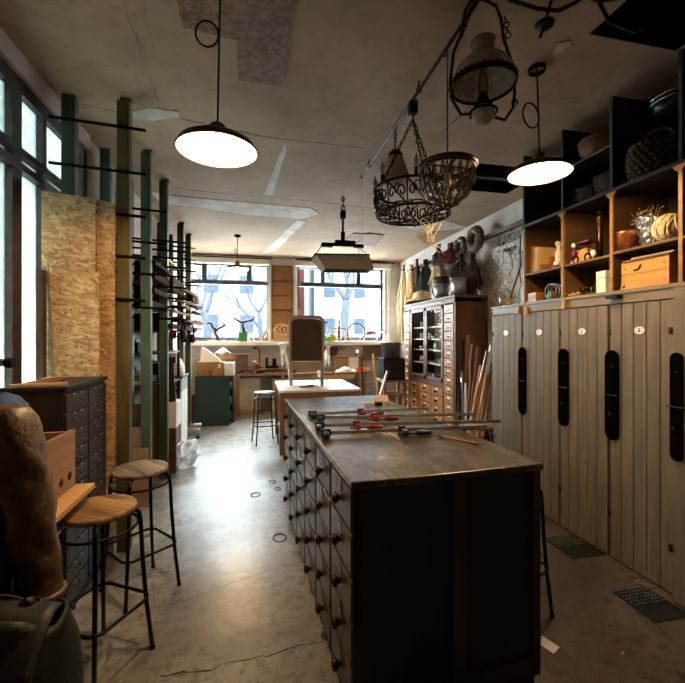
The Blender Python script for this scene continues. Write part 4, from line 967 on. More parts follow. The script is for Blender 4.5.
MB().ring((.12,.02,.385), .028, .005, 'z', 16, 6).ball((.12,.02,.385), .02, 10).build('buckle', M['black'], o)
MB().box(-.03, -.012, -.152, -.146, .10, .13).build('red_tag', M['red'], o)
MB().box(-.012, .004, -.153, -.147, .02, .06).build('strap_end', M['leathtan'], o)
o = empty('wooden_crate', 'wooden crate under the black leather bag', 'crate', (-.72, 1.17, 0))
MB().box(-.26, .26, -.16, .16, 0, .469).build('body', M['brown'], o, bevel=.004); MB().box(-.27, .27, -.17, -.16, .05, .12).build('batten', M['brown'], o)
# wooden box on a trestle stand
o = empty('trestle_table', 'small table behind the jackets carrying the open pale wooden box', 'table', (-1.08, 1.95, 0))
MB().box(-.26, .30, -.40, .26, .805, .83).build('table_top', M['pine'], o, bevel=.002)
for x, y in ((-.22,-.35),(-.22,.2),(.02,-.35),(.02,.2)): MB().box(x-.02, x+.02, y-.02, y+.02, 0, .805).build('leg', M['pine'], o)
o = empty('wooden_box', 'open reddish pine box with two dark knots, in front of the drawer cabinet', 'box', (-1.08, 1.95, .8305))
b = MB().box(.20, .218, -.36, .245, 0, .275).box(-.2, -.182, -.36, .245, 0, .275).box(-.182, .2, .227, .245, 0, .265).box(-.182, .2, -.36, -.342, 0, .275).box(-.182, .2, -.342, .227, 0, .014)
b.build('body', M['cedar'], o, bevel=.002)
for y, z in ((.10, .06), (.185, .065)): MB().ball((.218, y, z), (.004, .022, .020), 12).build('knot', M['mahog'], o)

# ---- behind the posts on the left: boards, boxes, machines
def board(px0, px1, pyt, Y, th, mat, label, name='leaning_board', pyb=None, tilt=.0, z0=0, cat='board', group=None):
    a, b = at_y(px0, 338, Y), at_y(px1, 338, Y); z1 = at_y(px0, pyt, Y).z
    return single(MB().box(0, b.x-a.x, 0, th, 0, z1-z0), name, mat, label, cat, (a.x, Y, z0), 0, group, bevel=.002, rot=(tilt, 0, 0))
board(121, 150, 405, 4.22, .02, 'brown', 'large dark brown board standing on edge behind the weathered stool', tilt=-.03)
board(121, 139, 429, 4.08, .05, 'cedar', 'reddish panelled board standing in front of the large dark brown one', tilt=-.02)
board(127, 148, 449, 3.98, .04, 'cedar', 'low reddish offcut leaning in front of the panelled board', tilt=-.02)
board(148, 158, 384, 4.88, .03, 'brown', 'tall glossy brown panel between two green posts', tilt=-.02)
board(140, 148, 374, 4.98, .02, 'stickd', 'narrow upright brown board behind the second green post', tilt=-.01)
o = empty('fan_shaped_chair_back', 'dark lacquered chair back with flared uprights leaning between green posts', 'chair part', (at_y(158,338,4.88).x, 4.93, 0))
MB().bar((0,0,.75),(.05,.02,1.30), .02, .02).bar((.17,0,.75),(.13,.02,1.30), .02, .02).box(0,.17,0,.02,.72,.80).box(0,.17,0,.02,1.26,1.33).build('frame', M['mahogf'], o); MB().box(.02,.15,.008,.014,.78,1.28).build('panel', M['mahog'], o); MB().box(.0,.17,0,.02,0,.72).build('lower_panel', M['mahog'], o)
# steel shelving unit with small stuff behind the rack
o = empty('storage_shelf', 'dark open shelving with tools behind the green posts', 'shelves', (-1.40, 4.98, 0))
for x, y in ((0,0),(.36,0),(0,.82),(.36,.82)): MB().box(x, x+.03, y, y+.03, 0, 2.5).build('upright', M['matt'], o)
for z in (.35, .98, 1.36, 1.62, 1.90, 2.2, 2.48): MB().box(0, .39, 0, .85, z, z+.02).build('shelf', M['brown'], o)
MB().box(0, .01, 0, .85, .3, 2.5).build('back_panel', M['mahog'], o)
for k, (z, w_, h_, mt, lab) in enumerate(((1.6405, .32, .2, 'void', 'black box on the third shelf up of the dark shelving behind the posts'), (1.9205, .33, .24, 'mred', 'dark red wooden box second from the top of the dark shelving behind the posts'), (2.2205, .3, .22, 'void', 'black case on the top level of the dark shelving behind the posts'))):
    o2 = empty('storage_box', lab, 'box', (-1.385, 5.02, z), 0, 'dark boxes on the tall shelving'); MB().box(0, w_, 0, .5, 0, h_).build('body', M[mt], o2, bevel=.004); MB().box(w_*.3, w_*.7, -.006, 0, h_*.4, h_*.65).build('label_plate', M['mbrown' if k != 1 else 'brass'], o2)
SZ = {'a': 1.0005, 'b': 1.3805}
def on(px, Y, z): p = at_y(px, 338, Y); return (p.x, Y, z)
o = empty('cream_tub', 'yellow tub with a cream lid on the shelving behind the ochre post', 'tub', on(129.5, 5.04, 1.0005)); MB().lathe([(.001,0),(.085,0),(.085,.05),(.001,.05)], n=20).build('base', M['ivory'], o); MB().lathe([(.05,.05),(.05,.12),(.001,.125)], n=20).build('lid', M['yellow'], o)
o = empty('carton', 'small white printed carton on the shelving behind the second green post', 'carton', on(137, 5.06, 1.0005)); MB().box(-.05,.05,-.03,.03,0,.17).build('body', M['paper'], o); MB().box(-.035,.035,-.031,-.03,.05,.12).build('print_patch', M['grey'], o)
o = empty('toolbox', 'dark toolbox on the upper shelf behind the second green post', 'toolbox', on(131, 5.07, 1.3805)); MB().box(-.10,.08,-.05,.10,0,.12).build('body', M['matt'], o, bevel=.006); MB().tube([(-.05,.02,.12),(-.05,.02,.16),(.04,.02,.16),(.04,.02,.12)], .008, 6).build('handle', M['matt'], o); MB().box(-.06,.05,-.054,-.05,.05,.065).build('latch', M['yellow'], o)
o = empty('desk_radio', 'grey and black boxed device on the shelving between two green posts', 'device', on(153, 5.3, 1.0005)); MB().box(-.07,.07,-.05,.05,0,.24).build('body', M['matt'], o, bevel=.004); MB().box(-.07,.07,-.06,-.05,.24,.275).build('panel', M['grey'], o); MB().box(-.05,.05,-.052,-.05,.02,.1).build('lower_panel', M['grey'], o); MB().lathe([(.012,0),(.012,.01)], n=10, M=Matrix.Translation((0,-.06,.257)) @ Matrix.Rotation(pi/2, 4, 'X')).build('knob', M['matt'], o)
o = empty('paint_pot', 'small grey metal pot on the shelving behind the third green post', 'pot', on(157, 5.6, 1.0005)); MB().lathe([(.001,0),(.04,0),(.04,.09),(.03,.10),(.001,.10)], n=16).build('body', M['steel'], o); MB().ring((0,0,.11),.03,.003,'x',12,5).build('handle', M['steel'], o)
# white machine
p = at_y(164, 338, 5.9); q = at_y(181, 338, 5.9)
o = empty('white_machine', 'off-white machine cabinet with a grey control panel behind the third green post', 'machine', (p.x-.05, 5.9, 0))
w_ = q.x-p.x+.05
MB().box(0, w_, 0, .5, .02, .80).build('body', M['machine'], o, bevel=.006); MB().box(0, w_, -.01, .5, .80, .99).build('control_panel', M['grey'], o, bevel=.006)
MB().lathe([(.04,0),(.045,.012),(.02,.018)], n=18, M=Matrix.Translation((w_*.66,-.01,.9)) @ Matrix.Rotation(pi/2, 4, 'X')).build('dial', M['zincd'], o)
MB().box(.05, .16, -.012, 0, .33, .55).build('vent_grille', M['zincd'], o)
MB().tube([(w_*.75,-.02,.85),(w_*.9,-.03,.68),(w_*.55,-.03,.5),(w_*.5,-.03,.42),(w_*.75,-.03,.22)], .008, 6).build('power_cord', M['matt'], o)
MB().box(-.0, w_+.02, -.03, .5, .99, 1.02).build('worktop', M['brown'], o)
p = on(172, 5.98, 1.0205); o = empty('wrapped_bundle', 'cream cloth-wrapped bundle on top of the off-white machine', 'bundle', (p[0], 6.1, 1.0205))
MB().lathe([(.001,0),(.13,0),(.145,.06),(.135,.14),(.10,.22),(.05,.27),(.06,.30),(.02,.32),(.001,.31)], n=22).build('body', M['wadding'], o); MB().ring((0,0,.10),.143,.006,n=22).build('string', M['rope'], o)
# box and bag on the floor
p = at_y(165, 338, 4.90); o = empty('white_carton', 'tall white carton standing on the floor beyond the weathered stool', 'carton', (p.x, 4.88, 0)); MB().box(0,.115,0,.3,0,.80).build('body', M['brown'], o); MB().box(-.006,.121,-.006,.306,.52,.81).build('lid', M['white'], o, bevel=.004)
p = at_z(181, 474, 0)
def bagm(a, b):
    n_ = noise.noise(Vector((cos(2*pi*a)*2.2, sin(2*pi*a)*2.2, b*3)))*.8+noise.noise(Vector((cos(2*pi*a)*6, sin(2*pi*a)*6, b*8)))*.9
    r = .13*sin(pi*min(1, b*.93+.05))**.6*(1+.5*n_); return (r*cos(2*pi*a), 1.5*r*sin(2*pi*a), .005+.30*b*(1+.25*n_*b))
single(MB().grid(bagm, 40, 22, cu=True), 'plastic_bag', 'plastic', 'crumpled clear plastic bag on the floor by the tall white carton', 'bag', (p.x, p.y+.22, 0))
p = at_z(190, 439, 0); o = empty('vacuum_pump', 'small grey and black compressor on the floor before the green board', 'machine', (p.x, p.y+.05, 0), .2)
MB().tube([(-.11,0,.10),(.13,0,.10)], .075, 14).tube([(-.02,.0,.19),(.15,0,.19)], .035, 12).build('tank', M['grey'], o); MB().tube([(-.17,0,.09),(-.11,0,.09)], .085, 14).build('motor', M['matt'], o)
for x in (-.1, .1): MB().box(x-.015, x+.015, -.07, .07, 0, .04).build('foot', M['matt'], o)
MB().tube([(.02,0,.21),(.05,-.02,.27),(.12,0,.25)], .008, 6).build('handle', M['matt'], o)
a = Vector((p.x, p.y, 0)); single(MB().tube([a+Vector(v) for v in ((-.17,.02,.10),(-.22,-.08,.12),(-.24,-.16,.03),(-.34,-.22,.012),(-.45,-.12,.012))], .011, 8), 'air_hose', 'orange', 'orange hose curling from the small compressor onto the floor', 'hose')
# green board, red board, shelf unit behind with boxes
p, q = at_y(194, 338, 7.36), at_y(229, 338, 7.36); w_ = q.x-p.x
single(MB().box(0, w_, 0, .025, 0, .86), 'green_board', 'green', 'large dark green board leaning upright below the cardboard box', 'board', (p.x, 7.36, 0), 0, None, bevel=.002, rot=(-.03, .012, 0))
single(MB().box(0, .16, 0, .02, 0, .55), 'red_board', 'red', 'red board showing at the left of the dark green board', 'board', (p.x-.06, 7.44, 0), 0, None, bevel=.002, rot=(-.03, 0, 0))
o = empty('low_shelf', 'dark low shelving unit behind the dark green board', 'shelves', (p.x-.02, 7.56, 0)); hS = .86
MB().box(0, .02, 0, .45, 0, hS).box(w_+.06, w_+.08, 0, .45, 0, hS).box(0, w_+.08, .43, .45, 0, hS).build('carcass', M['mahog'], o)
for z in (.05, .33, .6, hS-.02): MB().box(.02, w_+.06, 0, .43, z, z+.02).build('shelf', M['brown'], o)
for k, z in enumerate((.07, .35, .62)): single(MB().tube([(0,0,0),(.0,0,.13)], .035, 12), 'spray_tin', 'zincd', 'grey tin at the right end of the low shelving, '+('on the bottom shelf', 'on the middle shelf', 'on the top inner shelf')[k], 'tin', (p.x+w_+.0, 7.60, z+.001), 0, 'tins in the low shelving')
o = empty('cardboard_box', 'open cardboard box with a white label above the dark green board', 'box', (p.x+.0, 7.60, hS+.0005)); bw = at_y(221,338,7.6).x-at_y(194,338,7.6).x
MB().box(0, bw, 0, .008, 0, .25).box(0, bw, .34, .35, 0, .25).box(0, .008, 0, .35, 0, .25).box(bw-.008, bw, 0, .35, 0, .25).box(0, bw, 0, .35, 0, .008).build('body', M['card'], o); MB().box(bw*.8, bw*.9, -.002, 0, .14, .22).build('label', M['paper'], o); MB().box(bw*.45, bw*.56, -.002, 0, 0, .10).build('tape', M['cardd'], o)
single(MB().prism([(0,0),(.42,0),(.30,.14),(.22,.20),(.05,.33),(.02,.33)], 0, .06, 'xz'), 'polystyrene_piece', 'foam', 'white pointed piece of polystyrene sticking up out of the cardboard box', 'packing', (p.x+.05, 7.68, hS+.20), 0, None, bevel=.004)
single(MB().prism([(0,0),(.24,0),(.20,.10),(.02,.08)], 0, .06, 'xz'), 'polystyrene_piece', 'foam', 'small white polystyrene piece lying at the left of the cardboard box', 'packing', (p.x-.02, 7.985, hS+.0005), 0, None, bevel=.004)
for k, (z, h_) in enumerate(((0, .11), (.115, .12))): 
    o = empty('white_carton', 'white carton beside the cardboard box, '+('lower one', 'upper one with two dark dots'[:23])[k], 'carton', (at_y(224,338,7.66).x, 7.62, hS+.0005+z+.001*k)); MB().box(-.005*k, .17, 0, .2, 0, h_).build('body', M['white'], o, bevel=.003); MB().box(.11,.13,-.002,0,.03,.045).box(.11,.13,-.002,0,.065,.08).build('mark', M['grey'], o) if k else None
# ---- on the far bench
BZ, RZ = .8305, .9255
def onb(px, z, Y=8.42): p = at_y(px, 338, Y); return Vector((p.x, Y, z))
def boxthing(name, label, cat, px0, px1, py, z, Y, mat, extra=None, dep=.25):
    a, b = at_y(px0, 338, Y), at_y(px1, py, Y); o = empty(name, label, cat, (a.x, Y, z)); h_ = b.z-z; w_ = b.x-a.x
    MB().box(0, w_, 0, dep, 0, h_).build('body', M[mat], o, bevel=.003); return o, w_, h_
o, w_, h_ = boxthing('cardboard_box', 'brown cardboard box with white wadding spilling out on the far bench', 'box', 217.5, 234, 354, .9255, 8.30, 'cardd')
MB().box(0, w_, -.01, 0, h_-.10, h_-.02).build('flap', M['card'], o)
MB().grid(lambda a, b: (-.12+(w_+.04)*a, .02+.16*b-.03, h_+.01+.08*sin(pi*a)*sin(pi*b)+.03*sin(9*a+4*b)-.16*max(0, .25-a)*4), 16, 10).build('wadding', M['wadding'], o, solid=.02)
o, w_, h_ = boxthing('wooden_chest', 'brown slatted basket box on the far bench between the boxes and the lamp', 'box', 236, 247.5, 354.5, .9255, 8.32, 'brown'); MB().box(-.008, w_+.008, -.008, .258, h_*.45, h_*.55).box(-.008, w_+.008, -.008, .258, h_-.02, h_+.008).build('slat', M['oakv'], o)
o = empty('desk_lamp', 'black gooseneck lamp on the far bench', 'lamp', onb(259, .9255, 8.50)); MB().lathe([(.001,0),(.06,0),(.06,.015),(.012,.02)], n=18).build('base', M['matt'], o); MB().tube([(0,0,.015),(.0,0,.34),(-.015,-.01,.40),(-.05,-.02,.43),(-.08,-.03,.43)], .010, 8).build('gooseneck', M['matt'], o); MB().tube([(-.08,-.03,.43),(-.12,-.04,.41)], [.014,.028], 10).build('lamp_head', M['matt'], o)
o = empty('glass_jar', 'small clear jar beside the gooseneck lamp on the far bench', 'jar', onb(254, .9255, 8.4)); MB().lathe([(.001,0),(.035,0),(.035,.13),(.03,.14)], n=16).build('body', M['clear'], o); MB().lathe([(.036,.13),(.036,.155),(.001,.155)], n=16).build('lid', M['white'], o)
o = empty('red_jar', 'dark red tin right beside the gooseneck lamp on the far bench', 'tin', onb(257, .9255, 8.34)); MB().lathe([(.001,0),(.04,0),(.04,.10),(.001,.105)], n=16).build('body', M['dred'], o); MB().ring((0,0,.10),.04,.004,n=16).build('rim', M['steel'], o)
o = empty('black_device', 'black bench device with two upright ends under the cane panels', 'device', onb(271, .9255, 8.34)); MB().box(-.12,.14,0,.12,0,.05).box(-.12,-.07,0,.12,.05,.22).box(.02,.10,0,.12,.05,.2).build('body', M['matt'], o, bevel=.01); MB().tube([(-.07,.06,.15),(.02,.06,.15)], .02, 10).build('spindle', M['steel'], o); MB().tube([(.14,.05,.03),(.3,.1,.05),(.44,.15,.2)], .006, 6).build('cord', M['matt'], o)
o = empty('yellow_drill', 'yellow and black power drill lying at the front edge of the far bench', 'drill', onb(256, .862, 8.33)); o.rotation_euler = (-pi/2, 0, 0); MB().tube([(-.07,0,.02),(.06,0,.02)], .03, 10).box(-.0,.05,-.02,.02,-.10,.0).build('body', M['yellow'], o, bevel=.006); MB().tube([(-.13,0,.02),(-.07,0,.02)], [.008,.02], 10).build('chuck', M['matt'], o); MB().box(-.01,.06,-.022,.022,-.14,-.10).build('battery', M['matt'], o)
for k, (px, w_, h_, m) in enumerate(((233, .12, .05, 'steel'), (239, .16, .04, 'matt'), (245, .1, .06, 'wickl'), (249, .14, .045, 'dred'), (268, .2, .03, 'brown'), (276, .14, .03, 'dred'), (283, .16, .04, 'cardd'))):
    p = onb(px, .8305 if k < 4 else .9255 if k == 4 and False else .8305, 8.24)
    o = empty('tool_tray', 'small '+{'steel':'bright metal','matt':'black','wickl':'brown','dred':'dark red','brown':'dark wooden','cardd':'cardboard'}[m]+' tray on the far bench '+('leftmost, beside the white cartons', 'second from the white cartons', 'third from the white cartons', 'under the gooseneck lamp', 'under the cane panels', 'left of the armchair', 'hidden close behind the armchair arm')[k], 'tray', p, 0, 'small trays on the far bench')
    MB().box(-w_/2, w_/2, 0, .1, 0, h_).build('body', M[m], o, bevel=.003); MB().box(-w_*.3, w_*.3, -.006, 0, h_*.3, h_*.6).build('handle', M['steel'], o)
# things under the right far window
o, w_, h_ = boxthing('cardboard_box', 'tan cardboard box with a white front sheet on the far bench, right of the armchair', 'box', 335, 361, 356.5, .8305, 8.40, 'card', dep=.28); MB().box(w_*.5, w_*.88, -.004, -.0, .0, h_*.95).build('white_sheet', M['paper'], o); MB().box(0, w_, -.002, 0, h_*.9, h_*.99).build('tape', M['cardd'], o)
a = at_y(335, 338, 8.22); single(MB().grid(lambda u, v: (.60*u*.75, .18*v, .09*sin(pi*v)**.5*sin(pi*u)**.4*(1+.3*sin(11*u+5*v))), 20, 10), 'cloth_heap', 'wadding', 'heap of white cloth before the tan cardboard box on the far bench', 'cloth', (a.x, 8.19, .8305))
a = at_y(356, 338, 8.20); tb = MB()
for k in range(5): tb.tube([(.16+.14*cos(t), .07+.05*sin(t)+.004*k, .018+.014*k) for t in [2*pi*j/16 for j in range(16)]], .011, 6, True)
single(tb, 'coiled_strap', 'orange', 'bright orange coiled strap on the far bench', 'strap', (a.x, 8.20, .8305))
single(MB().box(0, .62, 0, .02, 0, .24), 'dark_board', 'brown', 'dark brown panel against the far wall right of the spray can', 'board', (at_y(363,338,8.78).x, 8.785, 1.1305), 0, None)
o = empty('wall_bracket', 'wooden cleat on the far wall under the dark brown panels', 'bracket', (at_y(320,338,8.78).x, 8.76, 1.10)); MB().box(0, 1.75, -.03, .055, 0, .03).build('ledge', M['bench'], o); MB().box(0, 1.75, .04, .058, -.06, 0).build('cleat', M['bench'], o)
single(MB().box(0, .34, 0, .02, 0, .22), 'dark_board', 'brown', 'dark brown panel against the far wall left of the spray can', 'board', (at_y(322,338,8.78).x, 8.785, 1.1305), 0, None)
single(MB().prism([(0,0),(.46,0),(.46,.2),(.36,.21),(.3,.17),(.2,.19),(.1,.12)], 0, .015, 'xz'), 'grey_offcut', 'linen', 'greyish irregular board leaning against the far wall between the two dark panels', 'board', (at_y(334,338,8.78).x, 8.745, 1.1305), 0, None)
o = empty('spray_can', 'white and red spray can standing on the tan cardboard box', 'spray can', (at_y(356.5,338,8.5).x, 8.5, .8305+h_)); MB().lathe([(.001,0),(.042,0),(.042,.11),(.03,.135),(.001,.135)], n=18).build('body', M['white'], o); MB().lathe([(.0425,.02),(.0425,.06)], n=18).build('label', M['red'], o); MB().lathe([(.022,.135),(.022,.16),(.001,.162)], n=12).build('cap', M['white'], o)
# tub, dark box, stool at the right
p = at_y(391, 338, 6.95)
o = empty('wooden_stand', 'rough pale wooden stand carrying the dark box and zinc tub', 'stand', (p.x, 6.95, 0))
for x in (-.19, .19):
    for y in (-.17, .17): MB().box(x-.025, x+.025, y-.025, y+.025, 0, .76).build('leg', M['bench'], o)
MB().box(-.23, .23, -.21, .21, .76, .80).build('stand_top', M['bench'], o)
for z in (.22, .5):
    for y in (-.19, .165): MB().box(-.2, .2, y, y+.025, z, z+.05).build('rail', M['bench'], o)
o = empty('dark_box', 'black leather-covered box on the pale wooden stand below the zinc tub', 'box', (p.x, 6.95, .8005)); MB().box(-.20, .20, -.17, .17, 0, .385).build('body', M['matt'], o, bevel=.006); MB().box(-.18, .18, -.176, -.17, .03, .355).build('front_panel', M['mahog'], o); MB().tube([(-.05,-.178,.2),(-.04,-.2,.2),(.04,-.2,.2),(.05,-.178,.2)], .006, 6).build('handle', M['matt'], o)
o = empty('zinc_tub', 'oval grey zinc tub standing on the black box', 'tub', (p.x, 6.95, 1.186)); MB().lathe([(.001,0),(.16,0),(.20,.27),(.205,.27),(.21,.28),(.205,.285),(.195,.275),(.155,.012),(.001,.012)], n=32, sx=1.0, sy=.8).build('body', M['zinc'], o); MB().ring((0,0,.278),.205,.008,n=32,sy=.8).build('rim', M['zinc'], o)
a, b = at_z(386, 372, 1.28), at_z(380, 401, .70)
a = at_y(387, 371, 6.35); b = at_y(379, 401, 6.28); a2 = b+(a-b)*1.0
single(MB().bar((b.x+(b.x-a.x)*1.2, b.y, 0.0), a, .04, .03), 'white_prop', 'white', 'slanted white paint-worn batten leaning before the pale wooden stand', 'batten', bevel=.003)
single(MB().bar((at_y(363,338,8.05).x, 8.05, 0), (at_y(361,338,8.10).x, 8.12, 1.2), .03, .03), 'dark_batten', 'brown', 'dark batten standing before the far bench', 'batten')
single(MB().bar((at_y(377,338,8.06).x, 8.06, 0), (at_y(373,338,8.1).x, 8.12, 1.22), .05, .03), 'pale_batten', 'pinez', 'pale batten standing before the far bench left of the zinc tub', 'batten')

# ---- window sill
def sillat(px, Y=8.74): p = at_y(px, 338, Y); return (p.x, Y, ZS+.0005)
def twig(mb, pts, r0, r1): mb.tube(pts, [1.5*r0+1.5*(r1-r0)*k/(len(pts)-1) for k in range(len(pts))], 7)
o = empty('branch_sculpture', 'dark twisted branch on a flat wooden base on the left window sill', 'ornament', sillat(216)); MB().box(-.17,.17,-.06,.06,0,.03).build('wooden_base', M['cedar'], o, bevel=.006)
t = MB(); twig(t, [(.04,0,.02),(.02,0,.10),(-.03,0,.17),(-.02,0,.24)], .026, .018); twig(t, [(-.02,0,.24),(-.07,0,.30),(-.10,0,.37),(-.14,0,.39),(-.19,0,.37)], .02, .014); twig(t, [(-.02,0,.23),(.06,0,.28),(.12,0,.31),(.17,0,.33),(.13,0,.39)], .02, .012); twig(t, [(.12,0,.31),(.19,0,.35)], .013, .014); t.build('branch', M['twig'], o)
o = empty('plant_pot', 'grass-green square pot on the left window sill', 'pot', sillat(243)); MB().box(-.10,.08,-.07,.07,0,.19).build('body', M['boxgreen'], o, bevel=.003); MB().box(.08,.12,-.07,.07,0,.19).build('white_side', M['white'], o)
o = single(MB(), 'x', 'twig', 'x', 'x') if False else None
t = MB(); twig(t, [(.02,0,.19),(.0,0,.27),(-.02,0,.33),(-.01,0,.40)], .028, .02); twig(t, [(-.01,0,.40),(-.08,0,.42),(-.15,0,.46),(-.2,0,.50)], .019, .012); twig(t, [(-.01,0,.40),(.07,0,.43),(.16,0,.44),(.21,0,.48),(.225,0,.54)], .019, .012)
single(t, 'branch_sculpture', 'twig', 'dark forked branch like antlers standing in the grass-green pot', 'ornament', sillat(243))
o = empty('small_figure', 'tiny grey figure on the left window sill beside the green pot', 'ornament', sillat(253.5)); MB().lathe([(.03,0),(.034,.008),(.012,.02),(.016,.05),(.006,.075)], n=12).build('body', M['grey'], o); MB().ball((0,0,.085),.014,8).build('head', M['grey'], o)
single(MB().bar((-.06,0,0.012),(.08,0,.23), .05, .06), 'wood_wedge', 'pinex', 'slanted pale piece of wood on the left sill against the white post', 'wood', sillat(262.5))
# emblem board before the cane panels
o = empty('emblem_board', 'pale arched wooden board with a round cut-out emblem on the pier ledge', 'board', sillat(281.5, 8.68))
w_ = .175; poly = [(-w_*1.0,0),(w_*1.0,0),(w_*1.02,.20),(w_*1.12,.22),(w_*1.12,.26),(w_*.98,.30),(w_*.72,.36),(w_*.3,.385),(-w_*.3,.385),(-w_*.72,.36),(-w_*.98,.30),(-w_*1.12,.26),(-w_*1.12,.22),(-w_*1.02,.20)]
MB().prism(poly, 0, .02, 'xz').build('panel', M['pinex'], o, bevel=.003)
for k in range(9):
    a = 2*pi*k/9; 
    if k in (2,): continue
    MB().ball((.10*cos(a), -.002, .255+.068*sin(a)), (.024, .004, .018), 10).build('cut_out', M['brown'], o)
MB().ball((.0,-.002,.25),(.02,.004,.045),8).ball((.03,-.002,.29),(.03,.004,.014),8).build('cut_out', M['brown'], o)
for k, x in enumerate((-.12, -.05, .02, .09)):
    lt = MB().box(x, x+.012, -.004, 0, .06, .12)
    if k in (0, 3): lt.box(x, x+.04, -.004, 0, .108, .12)
    lt.build('letter', M['brown'], o)
MB().box(-.13, .13, -.004, 0, .015, .03).build('letter_line', M['grey'], o)
# right window sill
o = empty('brown_vase', 'tall slim brown glazed bottle on the right window sill', 'bottle', sillat(338.5, 8.86)); MB().lathe([(.001,0),(.05,0),(.055,.10),(.05,.22),(.035,.34),(.028,.38),(.03,.45),(.04,.46),(.036,.47),(.001,.468)], n=18).build('body', M['bottle'], o, (0,0,.0)); MB().ring((0,0,.47),.036,.006,n=16).build('lip', M['bottle'], o)
for ob in (o,): ob.location.z = ZS+.0005
def frame_thing(px, w_, h_, mat, label, Y=8.72, legs=True, r=.012):
    o = empty('display_stand', label, 'frame', sillat(px, Y)); m = MB().box(-w_/2,-w_/2+.02,-.012,.012,0,h_).box(w_/2-.02,w_/2,-.012,.012,0,h_).box(-w_/2+.02,w_/2-.02,-.012,.012,h_-.02,h_); m.build('rails', M[mat], o, bevel=.002); MB().box(-w_/2-.01,w_/2+.01,-.02,.02,h_,h_+.012).build('top_strip', M[mat], o); return o
frame_thing(337.5, .36, .275, 'barew', 'pale upright wooden frame behind the lime ornament on the right sill', 8.76)
frame_thing(370, .32, .16, 'barew', 'low pale wooden frame carrying a dark red ornament on the right sill')
frame_thing(325.5, .10, .42, 'frame', 'narrow dark frame behind the armchair on the right sill', 8.78)
o = empty('octagonal_moulding', 'octagonal wooden frame standing on the right window sill', 'frame', sillat(355.5, 8.70)); Rr = .205
pts = [(Rr*cos(pi/8+k*pi/4), 0, Rr*cos(pi/8)+.008+Rr*sin(pi/8+k*pi/4)) for k in range(8)]
for k in range(8): MB().bar(pts[k], pts[(k+1) % 8], .03, .034, (0,1,0)).build('frame_side', M['oak' if k in (3,4,5) else 'brown'], o)
o = empty('lime_ornament', 'lime green star-shaped ornament on the right window sill', 'ornament', sillat(331.5, 8.68)); MB().prism([(-.10,0),(.06,0),(.05,.04),(.12,.06),(.11,.10),(.06,.10),(.06,.15),(.0,.15),(-.02,.18),(-.05,.16),(-.05,.11),(-.11,.11),(-.12,.06),(-.08,.05)], -.025, .025, 'xz').build('body', M['lime'], o, bevel=.008); MB().ball((-.03,-.03,.09),.018,8).build('eye', M['yellow'], o)
o = empty('teal_pot', 'small teal pot behind the armchair on the right window sill', 'pot', sillat(325, 8.68)); MB().lathe([(.001,0),(.04,0),(.05,.12),(.045,.12),(.036,.01),(.001,.01)], n=16).build('body', M['teal'], o); MB().ring((0,0,.12),.048,.005,n=16).build('rim', M['teal'], o)
o = empty('red_ornament', 'dark red rounded ornament on the low pale frame', 'ornament', tuple(Vector(sillat(370.5, 8.72))+Vector((0,0,.1725)))); MB().lathe([(.001,0),(.07,0),(.10,.02),(.08,.05),(.03,.065),(.001,.07)], n=18, sx=1.2, sy=.6).build('body', M['dred'], o); MB().tube([(0,0,.065),(.01,0,.10),(.03,0,.11)], .006, 6).build('stalk', M['brown'], o)
p = Vector(sillat(383.0, 8.66)); o = empty('pedestal_dish', 'shallow pale dish on a thin stem at the right end of the sill', 'dish', p); MB().lathe([(.001,0),(.04,0),(.04,.01),(.008,.02),(.008,.17),(.012,.18)], n=14).build('stem', M['zinc'], o); MB().lathe([(.012,.175),(.08,.19),(.13,.215),(.128,.222),(.07,.20),(.001,.19)], n=24).build('bowl', M['zinc'], o)
# cane panels on the pier between the windows
for k, (y0, y1) in enumerate(((266,281),(281.5,295.5),(296,310),(310.5,324),(324.5,339))):
    a = at_y(271.5, y1, YF-.03); b = at_y(291.5, y0, YF-.03); c_ = at_y(281.5, (y0+y1)/2, YF-.03)
    o = empty('cane_panel', 'woven cane panel on the pier between the windows, '+('topmost and darkest', 'second from the top', 'third from the top', 'second from the bottom', 'lowest, half behind the emblem board')[k], 'cane panel', (c_.x, YF-.032, c_.z), 0, 'woven cane panels')
    w_, h_ = b.x-a.x, b.z-a.z; MB().box(-w_/2, w_/2, 0, .012, -h_/2, h_/2).build('weave', M['cane'], o)
    MB().tube([(-w_/2,-.004,-h_/2+.01),(w_/2,-.004,-h_/2+.01),(w_/2,-.004,h_/2-.01),(-w_/2,-.004,h_/2-.01)], .008, 6, True).build('rim', M['wickl' if k else 'wick'], o)

